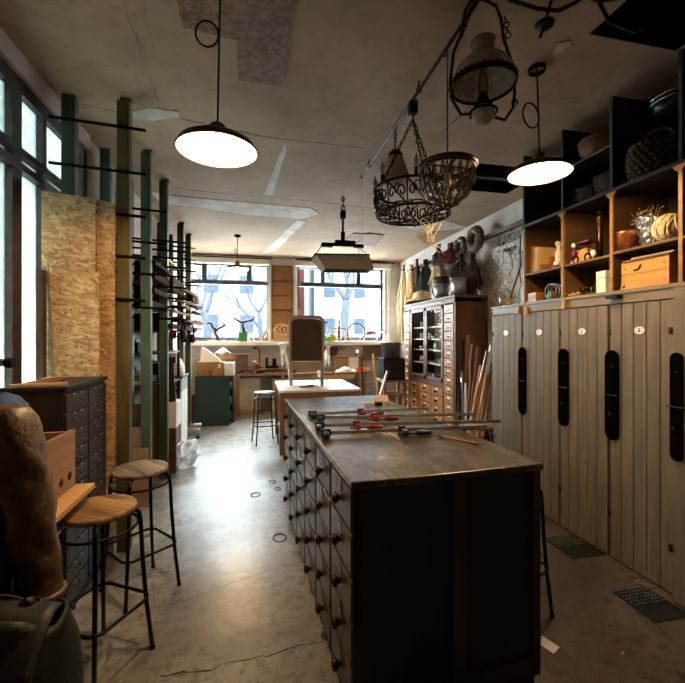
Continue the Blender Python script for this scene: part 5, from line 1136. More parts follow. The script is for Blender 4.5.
# ---- stored pieces lying across the rack arms
def piece(px, py, Y0, Y1, w_, t_, mat, label, name='timber_piece', bend=0, cat='timber'):
    a = at_y(px, py, Y0); m = MB()
    pts = [Vector((a.x+bend*sin(pi*k/8), Y0+(Y1-Y0)*k/8, a.z)) for k in range(9)]
    if bend: m.tube(pts, [t_]*9, 6, False, w_/t_)
    else: m.box(a.x-w_/2, a.x+w_/2, Y0, Y1, a.z-t_/2, a.z+t_/2)
    return single(m, name, mat, label, cat, bevel=0 if bend else .003, group='pieces stored on the rack')
for i, (px, py, y0, y1, w_, t_, mt, lab, bd) in enumerate((
    (194,322,6.30,7.0,.07,.05,'moak','orange thick plank on the lowest arms of the far rack frames',0), (193,312,6.35,7.0,.06,.035,'mbrown','dark plank one arm above the orange thick plank',0),
    (192,306,6.3,7.0,.06,.03,'mbrown','brown plank third from the bottom of the far rack frames',0), (189,297,6.4,7.0,.10,.12,'mbrown','thick dark block of wood on the far rack frames',0),
    (170,326,4.6,6.5,.045,.05,'mbrown','long brown rail low between the middle and far rack frames',0), (174,318,4.7,6.5,.05,.03,'moak','long reddish rail above the low brown rail',0),
    (176,300,4.8,6.4,.02,.02,'mpale','bent pale chair arm high on the middle rack frames',.10), (168,291,4.7,5.6,.02,.02,'mred','bent dark red chair rail on the middle rack frames',.08),
    (172,309,4.7,5.9,.018,.02,'mpale','bent pale rail in the middle of the stored pieces',-.06), (180,305,5.6,6.4,.03,.05,'mpale','pale bare batten among the stored pieces',0),
    (146,303,4.0,4.75,.07,.06,'mred','dark red board low on the second and third rack frames',0), (150,290,4.05,4.75,.07,.05,'mred','dark red board in the middle of the second and third rack frames',0),
    (150,275,4.05,4.75,.08,.06,'mbrown','blackish board high on the second and third rack frames',0), (152,262,4.05,4.75,.06,.04,'mbrown','thin blackish board topmost on the second and third rack frames',0),
    (171,283,4.7,5.4,.03,.16,'mred','dark red chair leg block hanging at the middle rack frame',0), (178,288,5.0,6.4,.02,.02,'mpale','long bent pale strip above the stored rails',.07))):
    piece(px, py, y0, y1, w_, t_, M and mt, lab, bend=bd)
# ear defenders
def ears(loc, label):
    o = empty('ear_defenders', label, 'ear defenders', loc, .3, 'red ear defenders')
    MB().tube([(-.065,0,-.03),(-.07,0,.05),(-.05,0,.11),(0,0,.135),(.05,0,.11),(.07,0,.05),(.065,0,-.03)], .010, 8).build('headband', M['matt'], o)
    for sg in (-1, 1):
        c = MB().ball((sg*.06,0,-.055), (.03,.045,.058), 14).build('ear_cup', M['red'], o); MB().ball((sg*.035,0,-.055), (.018,.042,.05), 12).build('cushion', M['matt'], c)
p = at_y(155, 320, 4.60); ears((-.83, 4.69, 1.645), 'red ear defenders hanging from the third rack frame, left pair'); p = at_y(169, 325, 5.0)
ears((-.78, 5.0, 1.60), 'red ear defenders hanging from the long brown rail, right pair')
# ---- right wall: rail of dried bundles
o = empty('wall_rail', 'dark wooden rail along the right wall with dried bundles hanging from it', 'rail', (XR-.10, 8.3, 2.96)); MB().bar((0,0,0),(0,-4.75,0), .05, .05).build('bar', M['brown'], o)
for y in (-.3, -1.6, -2.9, -4.4): MB().box(-.02, .098, y-.02, y+.02, -.03, .0).build('bracket', M['matt'], o)
def bundle(px, py0, py1, w_, mat, label, n=46, flare=1.6, x=3.10, name='dried_bundle', seed=1, curl=.02):
    R = random.Random(seed*77+int(px)); a = at_x(px, py0, x); b = at_x(px, py1, x); L = a.z-b.z
    o = empty(name, label, 'dried bundle', (x, a.y, a.z), 0, 'dried bundles on the right wall'); m = MB()
    for k in range(int(n*1.7)):
        an = R.uniform(0, 2*pi); q = R.random()**.6; r = w_*q*1.25
        e = Vector((cos(an)*r*.5, sin(an)*r, 0)); L2 = L*R.uniform(.55, 1); fl = R.uniform(.6, 1.45)
        pts = [e*.35+Vector((0,0,.06)), e*.3+Vector((0,0,-.05)), e*flare*fl*.75+Vector((R.uniform(-curl,curl),R.uniform(-curl,curl),-L2*.5)), e*flare*fl+Vector((R.uniform(-curl,curl)*2,R.uniform(-curl,curl)*2,-L2))]
        m.tube(pts, [.006,.008,.009,.006], 4)
    m.build('stems', M[mat], o); MB().ring((0,0,-.04), w_*.42, .012, 'z', 14, 6, .6, 1).build('tie', M['wire'], o); MB().tube([(0,0,-.03),(.03,0,.05),(.07,0,2.99-a.z if 2.99-a.z > .06 else .1)], .004, 5).build('hanging_loop', M['wire'], o)
    return o
bundle(403, 268, 348, .13, 'strawp', 'tall pale straw sheaf in the far corner of the right wall', 120, 1.1)
bundle(411, 268, 312, .11, 'straw', 'golden straw sheaf next to the far corner sheaf', 80, 1.2, seed=2)
bundle(416.5, 262, 298, .09, 'dried', 'brown stem bundle right of the small white wreath', 70, 1.0, seed=3)
bundle(425, 263, 296, .15, 'driedd', 'blackish dried flower bundle above the straw hat', 110, 1.2, seed=4)
bundle(437, 258, 298, .13, 'strawp', 'pale grass bundle behind the far zinc bucket', 90, 1.3, seed=5)
bundle(438, 248, 268, .12, 'dried', 'short brown seed-head bundle on the rail above the pale grass', 70, 1.2, seed=6)
bundle(450, 247, 264, .17, 'redfl', 'rusty red dried flower bunch on the rail', 110, 1.3, seed=7)
bundle(460, 258, 282, .15, 'maroon', 'maroon dried flower bunch above the near zinc bucket', 110, 1.2, seed=8)
bundle(472, 258, 300, .13, 'maroon', 'long dark maroon bunch beside the apothecary cabinet corner', 80, 1.2, seed=9)
bundle(471, 250, 268, .07, 'wreath', 'small grey moss bunch hanging below the largest wreath', 40, .8, seed=10)
def wreath(px, py, Rr, r, mat, label, x=3.12):
    p = at_x(px, py, x); R = random.Random(int(px)); o = empty('wreath', label, 'wreath', p, 0, 'wreaths on the right wall')
    MB().ring((0,0,0), Rr, r, 'x', 28, 10).build('ring', M[mat], o); m = MB()
    for k in range(70):
        a = R.uniform(0, 2*pi); b = R.uniform(0, 2*pi); c = Vector((r*sin(b), (Rr+r*cos(b))*cos(a), (Rr+r*cos(b))*sin(a)))
        m.tube([c, c+Vector((sin(b)*.02*R.uniform(.3,1), -.05*sin(a)+R.uniform(-.02,.02), .05*cos(a)+R.uniform(-.02,.02)))], .004, 4)
    m.build('twigs', M[mat], o)
wreath(408.5, 270, .085, .035, 'ivory', 'small whitish wreath nearest the far corner'); wreath(460, 247, .12, .045, 'wreath', 'grey-brown wreath second from the left on the rail'); wreath(474.5, 239, .13, .06, 'wreath', 'largest thick grey-brown wreath nearest the wire writing', 3.08)
# on the apothecary cabinet
GT = GH+.0455
def ontop(px, X): return Vector((X, X/tan(atan((px-342)/F)+YAW), GT))
p = ontop(421, 2.86); o = empty('straw_hat', 'wide flat straw hat lying on the apothecary cabinet', 'hat', p); MB().lathe([(.33,.02),(.30,.035),(.19,.07),(.16,.16),(.10,.20),(.001,.21)], n=32, sx=.8, sy=1.25).build('crown', M['strawp'], o, solid=.008); MB().ring((0,0,.026), .32, .012, 'z', 32, 6, .8, 1.25).build('brim_edge', M['straw'], o); MB().ring((0,0,.085), .186, .010, 'z', 28, 6, .8, 1.25).build('hat_band', M['strawp'], o)
def bucket(px, X, r, h_, label):
    p = ontop(px, X); o = empty('zinc_bucket', label, 'bucket', p, 0, 'zinc buckets on the apothecary cabinet')
    MB().lathe([(.001,0),(r*.78,0),(r,h_),(r*.97,h_),(r*.76,.01),(.001,.01)], n=26).build('body', M['zinc'], o); MB().ring((0,0,h_), r, .006, n=26).ring((0,0,h_*.72), r*.94, .004, n=26).build('rim', M['zinc'], o)
    MB().tube([(0,-r,h_*.9)]+[(-r*.3*sin(t), -r*cos(t), h_*.9-.09*sin(t)) for t in [pi*k/8 for k in range(1, 8)]]+[(0,r,h_*.9)], .004, 5).build('handle', M['steel'], o)
bucket(440.5, 2.92, .125, .24, 'zinc bucket on the apothecary cabinet, the farther one, holding a basket'); bucket(459, 2.92, .135, .25, 'zinc bucket on the apothecary cabinet, the nearer one')
p = ontop(444, 2.98)+Vector((0,0,.0)); p = ontop(440.5, 2.92)+Vector((0,0,.225)); o = empty('small_basket', 'small dark wicker basket set into the farther zinc bucket', 'basket', p); MB().lathe([(.001,0),(.09,0),(.115,.02),(.125,.13),(.12,.13),(.10,.02),(.001,.015)], n=20).build('body', M['wick'], o)
for z in (.02,.05,.08,.11,.13): MB().ring((0,0,z), .12, .009, n=24).build('weave_band', M['wickl'], o)
single(MB().bar((0,0,0),(.0,-.06,.26), .05, .02), 'leaning_lath', 'pinez', 'pale wooden slat leaning between the two zinc buckets', 'slat', tuple(ontop(449.5, 2.93)+Vector((0,0,.002))))
# ---- sticks between cabinet and lockers
R_ = random.Random(31)
lists = ((457,463,340,'matt','black metal rod nearest the cabinet side'),(459,466,352,'brown','dark brown lath next to the black rod'),(463,468,335,'stickd','brown knotty branch'),(466,471,344,'cedar','reddish branch stick'),(468,477,347,'stickd','wide brown plank among the sticks'),(464,465,383,'white','short white painted post in front of the sticks'),(462,461,371,'chrome','bright thin rod left of the short post'),(473,482,346,'matt','black rod right of the brown plank'),(474,484,370,'stick','thin pale stick crossing the orange lath'),
         (470,489,352,'oak','orange lath leaning strongly to the right'),(475,491,345,'white','long white strip leaning right towards the lockers'),(478,491,370,'cedar','reddish lath below the long white strip'),(480,492,375,'stick','pale stick lowest against the lockers'),(477,492,362,'stickd','brown stick under the long white strip'),(472,487,375,'oak','short orange lath in the middle of the sticks'),(467,480,365,'stick','pale stick behind the short white post'))
for i, (pb, pt, pyt, mt, lab) in enumerate(lists):
    Yt = 4.75-.045*i+.03*(i % 3); top = at_y(pt, pyt, Yt)
    if top.x > 3.2: top.x = 3.2
    Yb = Yt-.12+.02*(i % 4); bx = at_y(pb, 430, Yb)
    w_, t_ = ((.09,.02) if 'plank' in lab or 'lath' in lab else (.035,.03)); 
    bot = Vector((bx.x-.06*(pt-pb)/8, Yb-.05, .0))
    mb_ = MB()
    if mt in ('matt','chrome') or 'stick' in lab or 'branch' in lab: 
        pts = [bot.lerp(top, k/6)+Vector((R_.uniform(-1,1), R_.uniform(-1,1), 0))*(.012 if 'branch' in lab else .0) for k in range(7)]; pts[0].z = .012; mb_.tube(pts, .012 if mt != 'stickd' else .02, 8)
    else: mb_.bar(bot+Vector((0,0,.02)), top, w_, t_, (0,1,0))
    single(mb_, 'leaning_stick', mt, lab+', leaning between cabinet and lockers', 'stick', group='sticks by the apothecary cabinet')
# tangle of wire and vines on the wall
o = empty('wire_tangle', 'tangle of rusty wire and dry vines hanging on the wall between cabinet and lockers', 'wire', (3.2, 4.9, 2.2)); m = MB()
for k in range(44):
    c = Vector((R_.uniform(-.12,.03), R_.uniform(-.75,.35), R_.uniform(-.85,.45))); r = R_.uniform(.05,.18); ph = R_.uniform(0,6)
    m.tube([c+Vector((.03*sin(2*t+ph), r*cos(t)*(1+.2*sin(3*t+ph)), r*sin(t+.3))) for t in [j*.45 for j in range(R_.randrange(7,14))]], .0028, 4)
m.build('wire', M['wire'], o); m = MB()
for k in range(24):
    c = Vector((R_.uniform(-.15,.0), R_.uniform(-.35,.25), R_.uniform(-.5,.1))); m.tube([c+Vector((0, .05*j*R_.uniform(-.6,1), -.09*j*R_.uniform(.4,1))) for j in range(6)], .004, 4)
m.build('vine', M['dried'], o)
# bent wire writing on the wall
Xw = XR-.012
def stroke_word(word, px, py, hgt, adv):
    G = {'s': [[(.6,.9),(.2,1),(.1,.7),(.5,.45),(.55,.15),(.2,0),(0,.15)]], 'c': [[(.6,.85),(.3,1),(.05,.6),(.1,.15),(.4,0),(.65,.15)]], 'h': [[(.05,0),(.1,1),(.25,2),(.12,1.9),(.1,.6),(.3,1),(.5,.8),(.5,.1),(.7,0)]], 'o': [[(.35,1),(.05,.5),(.3,0),(.6,.5),(.35,1)]],
         'n': [[(.05,0),(.08,1),(.08,.6),(.35,1),(.55,.8),(.55,.1),(.7,0)]], 'd': [[(.5,.8),(.2,1),(.05,.4),(.3,0),(.5,.4),(.6,2),(.55,.2),(.7,0)]], 'l': [[(.2,0),(.15,1),(.35,2),(.2,1.9),(.25,.2),(.5,0)]], 'm': [[(0,0),(.05,1),(.05,.6),(.25,1),(.4,.7),(.4,0),(.4,.6),(.6,1),(.78,.7),(.78,.1),(.9,0)]], 'y': [[(.05,1),(.1,.4),(.35,.2),(.6,1),(.55,-.6),(.3,-1),(.1,-.7)]], 'e': [[(.1,.5),(.5,.6),(.4,1),(.1,.8),(.05,.2),(.4,0),(.65,.2)]]}
    p = at_x(px, py, Xw); m = MB(); y = p.y
    pts = []
    for ch in word:
        w_ = adv*(1.25 if ch == 'm' else 1)
        for st in G[ch]: pts += [(Xw-.002, y-a*w_/.75, p.z+b*hgt) for a, b in st]
        y -= w_
    m.tube(pts, .0045, 5); return m
wr = empty('hanging_wire_writing', 'handwriting bent from black wire in three lines on the right wall', 'wire lettering', (0, 0, 0))
stroke_word('schon', 503, 240, .055, .083).build('word', M['wire'], wr); stroke_word('lschon', 498, 246.5, .055, .078).build('word', M['wire'], wr); stroke_word('mys', 503, 253.5, .055, .09).build('word', M['wire'], wr)
o = empty('wire_hoop', 'large thin wire hoops hung on the right wall below the wire writing', 'wire', (XR-.04, 3.95, 2.12)); MB().ring((0,0,0), .20, .004, 'x', 32, 5).ring((.012,.34,-.05), .17, .004, 'x', 28, 5).build('hoop', M['wire'], o); MB().tube([(0,.45,.72),(0,.46,.2),(0,.40,.0),(0,.38,-.3)], .008, 6).build('rod', M['wire'], o)
# things on the locker end: flask, rod, dark board
p = Vector((2.72, 2.72/tan(atan((508-342)/F)+YAW), LZ+.0005)); o = empty('glass_flask', 'round glass flask with dry shavings standing on the far end of the lockers', 'flask', p)
MB().lathe([(.04,.0),(.085,.03),(.105,.09),(.09,.15),(.05,.19),(.03,.22),(.026,.30),(.034,.31)], n=26).build('bulb', M['clear'], o); m = MB()
for k in range(60):
    a = R_.uniform(0,6.28); r = R_.uniform(0,.075); z = R_.uniform(.02,.09); c = Vector((r*cos(a), r*sin(a), z)); m.tube([c, c+Vector((R_.uniform(-.03,.03),R_.uniform(-.03,.03),R_.uniform(0,.03)))], .004, 4)
m.build('shavings', M['straw'], o)
single(MB().tube([(0,0,0),(.12,-.25,.78)], .011, 8), 'wooden_rod', 'stickd', 'thin brown wooden rod rising out of the glass flask on the lockers', 'rod', (p.x+.0, p.y, LZ+.06))
single(MB().box(0, .35, 0, .03, 0, .52), 'dark_board', 'bluem', 'dark blue-black board standing on the lockers beside the shelving end', 'board', (2.52, 3.385, LZ+.0005))
for k, (y, mt) in enumerate(((4.2, 'iron'),)): single(MB().ring((0,0,.05), .05, .010, 'x', 18, 8).ring((0,.1,.05), .04, .008, 'x', 18, 8), 'iron_rings', 'iron', 'small black iron rings standing at the far end of the lockers', 'rings', (2.9, 3.70, LZ))
# ================================================================ IN THE PIGEONHOLES
ZB, ZM2, ZM3, ZL, ZU = z0+.0125, z0+.2805, z0+.2905, z0+.7455, z0+1.0735
ZB = LZ+.0125; ZM2 = LZ+.2805; ZM3 = LZ+.2905; ZL = LZ+.7455; ZU = LZ+1.0735
def sh(px, z, X=2.66): return (X, X/tan(atan((px-342)/F)+YAW), z)
# far section
for k, (px, h_, mt, lab) in enumerate(((3.328, .26, 'oak', 'leftmost, orange'), (3.293, .24, 'pinez', 'second from the left, dark edged'), (3.262, .235, 'stick', 'third and palest'))):
    single(MB().box(-.11, .13, -.009-.004*k, .009+.004*k, 0, h_), 'thin_board', mt, 'thin upright board in the far pigeonhole, '+lab, 'board', (2.66, px, ZM2+.002), 0, 'upright boards in the far pigeonhole', rot=(.08, 0, 0))
a = sh(542.5, ZM2, 2.62); o = empty('wooden_block', 'small wooden block in the far pigeonhole, the front lower one', 'block', a, 0, 'wooden blocks in the far pigeonhole'); MB().box(-.035,.035,-.035,.035,0,.075).build('body', M['oak'], o, bevel=.003); MB().box(-.037,-.035,-.02,.02,.02,.05).build('drawer_face', M['oak'], o)
a = sh(551, ZM2, 2.72); o = empty('wooden_block', 'small wooden block in the far pigeonhole, the taller one at the back', 'block', a, 0, 'wooden blocks in the far pigeonhole'); MB().box(-.05,.05,-.06,.05,0,.15).build('body', M['oak'], o, bevel=.003); MB().box(-.052,-.05,-.04,.03,.05,.10).build('drawer_face', M['oak'], o)
o = empty('figurine', 'slim cream figurine in the far pigeonhole beside the divider', 'figurine', sh(558, ZM2, 2.64)); MB().lathe([(.001,0),(.035,0),(.035,.02),(.02,.06),(.026,.10),(.03,.15),(.014,.19),(.02,.215),(.022,.235),(.012,.255),(.001,.26)], n=16).build('body', M['ivory'], o); MB().ball((-.012,0,.235),(.02,.02,.024),10).build('head', M['ivory'], o)
o = empty('snow_globe', 'small white and red trinket before the cream figurine', 'ornament', sh(556, ZM2, 2.56)); MB().lathe([(.025,0),(.025,.02),(.015,.025)], n=14).build('base', M['red'], o); MB().ball((0,0,.045),.025,12).build('ball', M['enam'], o)
o = empty('small_box', 'small orange wooden cube box at the bottom of the far pigeonhole', 'box', (2.57, 3.275, ZB)); MB().box(-.05,.05,-.06,.06,0,.085).build('body', M['oak'], o, bevel=.004); MB().box(-.0515,-.05,-.04,.02,.02,.065).build('front_panel', M['brown'], o)
o = empty('wire_basket', 'small wire cage with round hoops at the bottom of the far pigeonhole', 'basket', sh(553, ZB, 2.60)); MB().ring((0,0,.075), .07, .004, 'x', 24, 5).ring((.03,0,.075), .07, .004, 'x', 24, 5).ring((-.03,0,.075), .07, .004, 'x', 24, 5).build('hoops', M['steel'], o); MB().tube([(-.03,0,.145),(.03,0,.145)], .004, 5).tube([(-.03,0,.005),(.03,0,.005)], .004, 5).build('cross_wire', M['steel'], o); MB().lathe([(.001,0),(.02,0),(.02,.07),(.001,.09)], (0,.0,.006), 12).build('red_pin', M['red'], o)
for k, (px, mt, h_, lab) in enumerate(((545, 'clear', .12, 'clear bottle left of the wire cage'), (548.5, 'teal', .08, 'teal little bottle before the wire cage'), (541, 'driedd', .11, 'dark fan-shaped vase near the orange cube box'))):
    o = empty('small_bottle', lab, 'bottle', sh(px, ZB, 2.56+.05*(k != 1)), 0, 'little bottles in the far pigeonhole'); MB().lathe([(.001,0),(.022,0),(.024,h_*.55),(.01,h_*.75),(.01,h_*.95),(.013,h_)], n=14).build('body', M[mt], o); MB().lathe([(.009,h_*.95),(.009,h_*1.08),(.001,h_*1.09)], n=10).build('stopper', M['brown'], o)
# middle section
o = empty('toy_figure', 'small red and white toy figure at the left of the middle pigeonhole', 'figurine', sh(573.5, ZM2, 2.56)); MB().ring((0,.0,.03), .026, .007, 'x', 16, 6).ring((0,-.07,.03), .026, .007, 'x', 16, 6).build('wheel', M['enam'], o); MB().lathe([(.001,.03),(.022,.035),(.026,.09),(.016,.13),(.001,.135)], n=14).build('body', M['red'], o); MB().ball((0,0,.155),.021,12).build('head', M['enam'], o); MB().tube([(0,0,.11),(-.01,-.05,.10),(0,-.07,.05)], .008, 6).build('arm', M['oak'], o)
o = empty('toy_cart', 'yellow-brown toy carriage with a red top in the middle pigeonhole', 'toy', sh(585.5, ZM2, 2.58)); MB().box(-.04,.04,-.085,.085,.0,.04).prism([(-.06,.04),(.07,.04),(.05,.10),(-.02,.11)], -.03, .03, 'yz').build('body', M['crate'], o, bevel=.004); MB().box(-.045,.045,-.07,.07,.15,.165).build('roof', M['red'], o); MB().tube([(-.03,-.06,.04),(-.03,-.06,.15)], .005, 6).tube([(-.03,.06,.04),(-.03,.06,.15)], .005, 6).build('roof_post', M['matt'], o)
for y in (-.06,.06): MB().ring((-.045,y,.03),.028,.006,'x',16,6).build('wheel', M['matt'], o)
o = empty('white_cup', 'small white ball ornament beside the toy carriage', 'ornament', sh(592.5, ZM2, 2.56)); MB().ball((0,0,.05),(.024,.024,.03),12).build('body', M['enam'], o); MB().lathe([(.018,0),(.018,.022)], n=12).build('foot', M['brass'], o)
o = empty('candlestick', 'tall thin black candlestick at the back of the middle pigeonhole', 'candlestick', sh(586, ZM2, 2.84)); MB().lathe([(.001,0),(.05,0),(.05,.015),(.01,.03),(.012,.12),(.008,.24),(.018,.27),(.018,.36),(.001,.365)], n=14).build('stem', M['matt'], o); MB().ring((0,0,.27),.026,.004,n=14).build('drip_ring', M['matt'], o)
o = empty('dark_column', 'dark thick column-shaped ornament at the right of the middle pigeonhole', 'ornament', sh(599, ZM2, 2.68)); MB().box(-.035,.035,-.035,.035,0,.04).lathe([(.026,.04),(.022,.2),(.026,.32),(.036,.34),(.036,.37),(.001,.375)], n=14).build('body', M['bronze'], o); MB().ball((0,0,.395),.02,10).build('finial', M['bronze'], o)
o = empty('crystal_decanter', 'glass stoppered decanter at the bottom of the middle pigeonhole', 'decanter', sh(590, ZB, 2.60)); MB().lathe([(.001,0),(.05,0),(.055,.06),(.03,.11),(.014,.13),(.014,.17),(.022,.175)], n=20).build('body', M['clear'], o); MB().lathe([(.012,.17),(.02,.19),(.02,.22),(.004,.24),(.001,.24)], n=12).build('stopper', M['clear'], o)
for k in range(4): o = empty('crystal_bowl', 'small glass drop cluster at the bottom of the middle pigeonhole, '+('leftmost', 'before the decanter', 'right of the decanter', 'beside the white box')[k], 'glass', sh((583.5, 587, 594.5, 597.5)[k], ZB, 2.54+.02*(k % 2)), 0, 'glass pieces in the middle pigeonhole'); MB().lathe([(.001,0),(.018,0),(.03,.03),(.026,.055),(.012,.06)], n=8, smooth=False).build('body', M['clear'], o); MB().ring((0,0,.058),.013,.003,n=10).build('ring', M['brass'], o)
o = empty('white_box', 'white paper box with a faint line at the bottom of the middle pigeonhole', 'box', sh(604, ZB, 2.57)); MB().box(-.035,.06,-.042,.042,0,.165).build('body', M['paper'], o, bevel=.003); MB().box(-.036,.061,-.043,.043,.11,.114).build('lid_line', M['linen'], o)
m = MB()
for k in range(60): c = Vector((R_.uniform(-.04,.06), R_.uniform(-.10,.10), .004+R_.uniform(0,.02))); m.tube([c, c+Vector((R_.uniform(-.05,.05), R_.uniform(-.06,.06), R_.uniform(.0,.02)))], .003, 4)
tag(single(m, 'straw_heap', 'straw', 'thin heap of straw lying at the bottom left of the middle pigeonhole', 'straw', sh(576, ZB, 2.58)), kind='stuff')
# near section
o = empty('foil_pot', 'copper-coloured wrapped pot at the left of the near pigeonhole', 'pot', sh(625.5, ZM3, 2.62)); MB().lathe([(.001,0),(.075,0),(.082,.13),(.086,.14),(.08,.145),(.06,.14),(.001,.138)], n=26).build('body', M['copper'], o); MB().ring((0,0,.142),.083,.004,n=26).build('rim', M['copper'], o)
o = empty('small_picture', 'small framed picture standing behind the copper pot', 'picture', sh(637.5, ZM3, 2.76)); MB().box(-.01,.01,-.05,.05,0,.22).build('frame', M['brass'], o); MB().box(-.012,-.01,-.032,.032,.03,.19).build('picture_sheet', M['linen'], o)
o = empty('foil_bouquet', 'silvery wrapped pot full of dried leaves in the near pigeonhole', 'plant', sh(652, ZM3, 2.66))
def foil(a, b): n_ = noise.noise(Vector((cos(2*pi*a)*5, sin(2*pi*a)*5, b*7))); r = (.055+.045*b)*(1+.22*n_); return (r*cos(2*pi*a), r*sin(2*pi*a), .21*b)
MB().grid(foil, 40, 18, cu=True, smooth=False).build('wrapping', M['zinc'], o); m = MB()
for k in range(90):
    a = R_.uniform(0,6.28); r = R_.uniform(.01,.11); c = Vector((r*cos(a), r*sin(a), .19+R_.uniform(0,.07)-.3*r*r)); u = Vector((R_.uniform(-1,1),R_.uniform(-1,1),R_.uniform(-.2,1))).normalized()*.035; v = u.orthogonal().normalized()*.014
    m.add([c-u, c+v, c+u, c-v], [(0,1,2,3)])
m.build('dried_leaves', M['leafd'], o, solid=.002)
o = empty('yarn_ball', 'large ball wound of coarse greyish cord in the near pigeonhole', 'ball', sh(668.5, ZM3, 2.60)); MB().ball((0,0,.088),.084,20).build('core', M['linen'], o); m = MB()
for k in range(26):
    t_ = R_.uniform(0,pi); ax = Vector((.3*R_.uniform(-1,1), 1, .4*R_.uniform(-1,1))).normalized(); off = R_.uniform(-.07,.07); rr = sqrt(.088**2-off**2); u = ax.orthogonal().normalized(); w2 = ax.cross(u)
    m.tube([Vector((0,0,.092))+ax*off+(u*cos(q)+w2*sin(q))*rr for q in [2*pi*j/22 for j in range(22)]], .0042, 5, True)
m.build('cord', M['rope'], o)
for nm, sg in (('ivy', 0),): pass
o = empty('wine_crate', 'yellow wooden crate with a split front board at the bottom of the near pigeonhole', 'crate', (2.53, 2.345, ZB)); Lc = .335
MB().box(0, .014, -Lc, 0, 0, .10).box(0, .014, -Lc, 0, .1015, .19).box(.3, .314, -Lc, 0, 0, .19).box(.014, .3, -.014, 0, 0, .19).box(.014, .3, -Lc, -Lc+.014, 0, .19).box(.014, .3, -Lc+.014, -.014, 0, .012).build('body', M['crate'], o, bevel=.002)
for y in (-.03, -Lc+.03): MB().box(-.003, 0, y-.004, y+.004, .03, .036).box(-.003, 0, y-.004, y+.004, .14, .146).build('nail', M['iron'], o)
MB().tube([(-.004,-.10,.125),(-.004,-.13,.128),(-.004,-.15,.155)], .006, 5).build('split', M['wire'], o)
MB().prism([(-.012,.012),(-.03,.012),(-.026,.03),(-.02,.018),(-.014,.036)], -.002, 0, 'yz').build('stamp', M['matt'], o)
for k, (y, L_, dz, mt) in enumerate(((-.02, .34, 0, 'cardd'), (-.08, .28, .012, 'linen'))):
    single(MB().box(0, .30, -L_, 0, 0, .008), 'card_sheet', mt, 'flat sheet lying on the yellow crate, '+('the lower longer one', 'the upper greyish one')[k], 'sheet', (2.515+.01*k, 2.345+y, ZB+.1905+dz), .04*k)
o = empty('brass_hook', 'small brass hook-shaped ornament left of the yellow crate', 'ornament', (2.56, 2.368, ZB)); MB().tube([(0,0,.0),(0,0,.05),(0,-.012,.07),(0,-.02,.05)], .007, 8).build('stem', M['brass'], o); MB().ball((0,0,.012),.014,8).build('foot', M['brass'], o)
# upper shelves
def basket(loc, w_, d_, h_, label, mat='wick', rz=0):
    o = empty('wicker_basket', label, 'basket', loc, rz, 'wicker baskets on the long shelf'); n = 7
    MB().box(-d_/2+.006, d_/2-.006, -w_/2+.006, w_/2-.006, 0, .01).build('base', M[mat], o); m = MB()
    for k in range(n+1):
        z = .008+k*(h_-.012)/n; e = .012*k/n; m.tube([(-d_/2-e,-w_/2-e,z),(-d_/2-e,w_/2+e,z),(d_/2+e,w_/2+e,z),(d_/2+e,-w_/2-e,z)], .006, 5, True)
    m.build('weave', M[mat], o); m = MB(); q = 10
    for k in range(q+1):
        for s_ in (-1, 1):
            y = -w_/2+w_*k/q; m.tube([(s_*d_/2,y,.004),(s_*(d_/2+.012),y*1.04,h_)], .005, 5)
            x = -d_/2+d_*k/q; m.tube([(x,s_*w_/2,.004),(x*1.04,s_*(w_/2+.012),h_)], .005, 5)
    m.build('stakes', M['wickl'], o)
basket((2.68, 2.735, ZL), .20, .24, .135, 'dark rectangular wicker basket on the long shelf, the farther one'); basket((2.68, 2.505, ZL), .17, .24, .165, 'dark rectangular wicker basket on the long shelf, the nearer one')
o = empty('wooden_bowl', 'large dull brown bowl on the short upper shelf near the ceiling', 'bowl', (2.70, 2.665, ZU)); MB().lathe([(.001,0),(.10,0),(.16,.08),(.175,.165),(.168,.165),(.15,.08),(.09,.012),(.001,.012)], n=30).build('body', M['terra'], o); MB().ring((0,0,.165),.172,.007,n=30).build('rim', M['terra'], o)
o = empty('red_pot', 'dark reddish pot beside the bowl on the short upper shelf', 'pot', (2.90, 2.48, ZU)); MB().lathe([(.001,0),(.06,0),(.085,.10),(.07,.19),(.05,.2),(.001,.2)], n=20).build('body', M['dred'], o); MB().ring((0,0,.2),.055,.006,n=20).build('rim', M['dred'], o)
p = (2.66, 2.21, ZL); o = empty('round_basket', 'big round chunky woven basket with a handle on the long shelf', 'basket', p); m = MB(); Rb = .145
for r in range(8):
    for k in range(22):
        a = 2*pi*(k+.5*(r % 2))/22; q = Rb*(.86+.16*sin(pi*(r+.8)/9)); m.ball((q*cos(a), q*sin(a), .018+r*.031), (.021,.021,.018), 6)
m.build('weave', M['wickl'], o); MB().lathe([(.001,0),(Rb*.85,0),(Rb*.95,.13),(Rb*.86,.25),(Rb*.80,.25),(Rb*.85,.13),(Rb*.7,.02),(.001,.02)], n=24).build('lining', M['wick'], o)
MB().tube([(0,Rb*.95*cos(t),.24+.10*sin(t)) for t in [pi*k/12 for k in range(13)]], .010, 7).build('handle', M['wickl'], o)
p = sh(677, LZ+1.16, 2.72); o = empty('hanging_basin', 'dark metal basin with a bright rim hanging high in the near shelf opening', 'basin', p); MB().lathe([(.001,0),(.11,0),(.15,.09),(.155,.09),(.115,-.006),(.001,-.006)], n=30).build('body', M['bluem'], o); MB().ring((0,0,.092),.154,.006,n=36).ring((0,0,.065),.150,.004,n=36).build('rim', M['chrome'], o)
m = MB()
for s_ in (-1, 1): m.tube([(0,s_*.15,.09),(0,s_*.05,.2),(0,0,.255)], .003, 5)
m.build('hanging_wire', M['wire'], o)
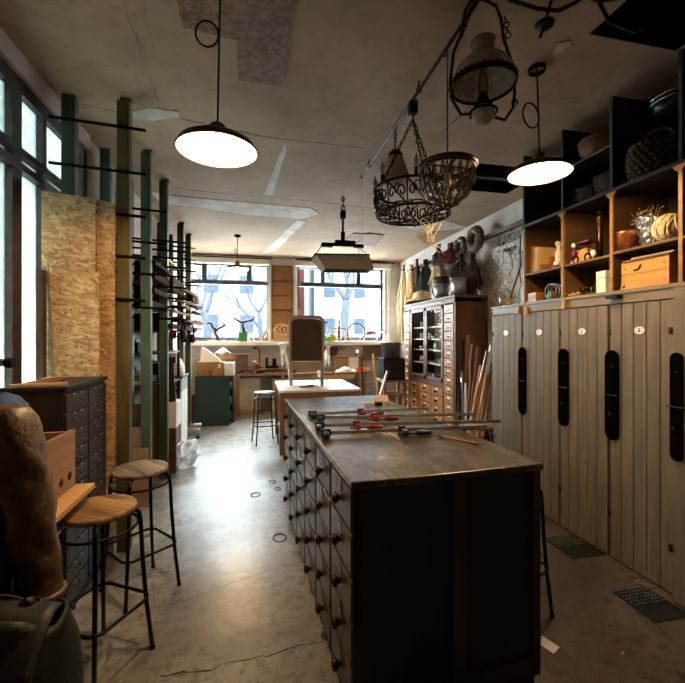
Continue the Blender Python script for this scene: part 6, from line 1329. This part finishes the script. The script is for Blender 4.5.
# small things at the wood catch and floor
for k, (pxs, lab) in enumerate((((549,538),(578,536),(606,549),(583,560)), 'farther'), ) if False else ():
    pass
def grate(X0, X1, Y0, Y1, label):
    o = empty('floor_grate', label, 'grate', (X0, Y0, 0), 0, 'pavement lights in the floor'); w_, d_ = X1-X0, Y1-Y0
    MB().box(0, w_, 0, d_, 0, .004).build('plate', M['slate'], o, bevel=.001); m = MB()
    for i in range(9):
        for j in range(5): m.ball((w_*.12+w_*.8*i/8, d_-.025-.026*j, .004), (.010,.008,.006), 8)
    m.build('glass_studs', M['zincd'], o)
a = at_z(555, 545, 0); grate(2.17, 2.445, 2.39, 2.69, 'dark studded floor plate before the lockers, the farther one'); grate(2.12, 2.375, 1.76, 2.03, 'dark studded floor plate before the lockers, the nearer one')
p = at_z(545, 649, 0); single(MB().prism([(-.03,-.05),(.035,-.04),(.03,.05),(-.01,.06),(-.035,.03)], .0005, .003, 'xy'), 'paper_scrap', 'paper', 'white scrap of paper on the floor by the near right corner of the counter', 'paper', (p.x+.03, p.y+.02, 0), .3)
for k, (px, py) in enumerate(((637, 581), (622, 654))): p = at_z(px, py, 0); single(MB().bx((0,0,.003), (.02, .012, .005)), 'wood_chip', 'pinex', 'tiny pale chip on the floor '+('beside the nearer studded plate', 'in the lane by the lockers')[k], 'chip', (p.x, p.y, 0), .5*k, 'chips on the floor')
# ================================================================ LIGHT AND CAMERA
sc = bpy.context.scene
w = bpy.data.worlds.new('World'); sc.world = w; w.use_nodes = True
nt = w.node_tree; bg = nt.nodes['Background']
tc = nt.nodes.new('ShaderNodeTexCoord'); sp = nt.nodes.new('ShaderNodeSeparateXYZ'); rp = nt.nodes.new('ShaderNodeValToRGB')
nt.links.new(tc.outputs['Generated'], sp.inputs[0]); nt.links.new(sp.outputs['Z'], rp.inputs['Fac'])
rp.color_ramp.elements[0].color = (.93, .96, 1, 1); rp.color_ramp.elements[1].color = (.86, .93, 1, 1)
nt.links.new(rp.outputs['Color'], bg.inputs['Color']); bg.inputs['Strength'].default_value = SKY
def portal(loc, rot, sx, sy):
    l = bpy.data.lights.new('daylight_portal', 'AREA'); l.shape = 'RECTANGLE'; l.size = sx; l.size_y = sy; l.cycles.is_portal = True
    o = bpy.data.objects.new('daylight_portal', l); C.objects.link(o); o.location = loc; o.rotation_euler = rot
portal(((W1[0]+W1[1])/2, YF+.22, (ZS+ZT)/2), (radians(-90), 0, 0), W1[1]-W1[0], ZT-ZS)
portal(((W2[0]+W2[1])/2, YF+.22, (ZS+ZT)/2), (radians(-90), 0, 0), W2[1]-W2[0], ZT-ZS)
portal((XL-.12, (GY0+GY1)/2, 1.92), (0, radians(-90), 0), 2.3, GY1-GY0)
cam = bpy.data.cameras.new('camera'); co = bpy.data.objects.new('camera', cam); C.objects.link(co)
cam.sensor_fit = 'HORIZONTAL'; cam.sensor_width = 36; cam.lens = 36*F/685; cam.shift_y = -3.5/685; cam.shift_x = 0; cam.clip_start = .02
co.location = (0, 0, CAMZ); co.rotation_euler = (radians(90), 0, -YAW); sc.camera = co
vs = sc.view_settings; vs.view_transform = 'Standard'; vs.look = 'None'; vs.gamma = 1; vs.use_curve_mapping = False; vs.exposure = EXPO
sc.cycles.use_denoising = True
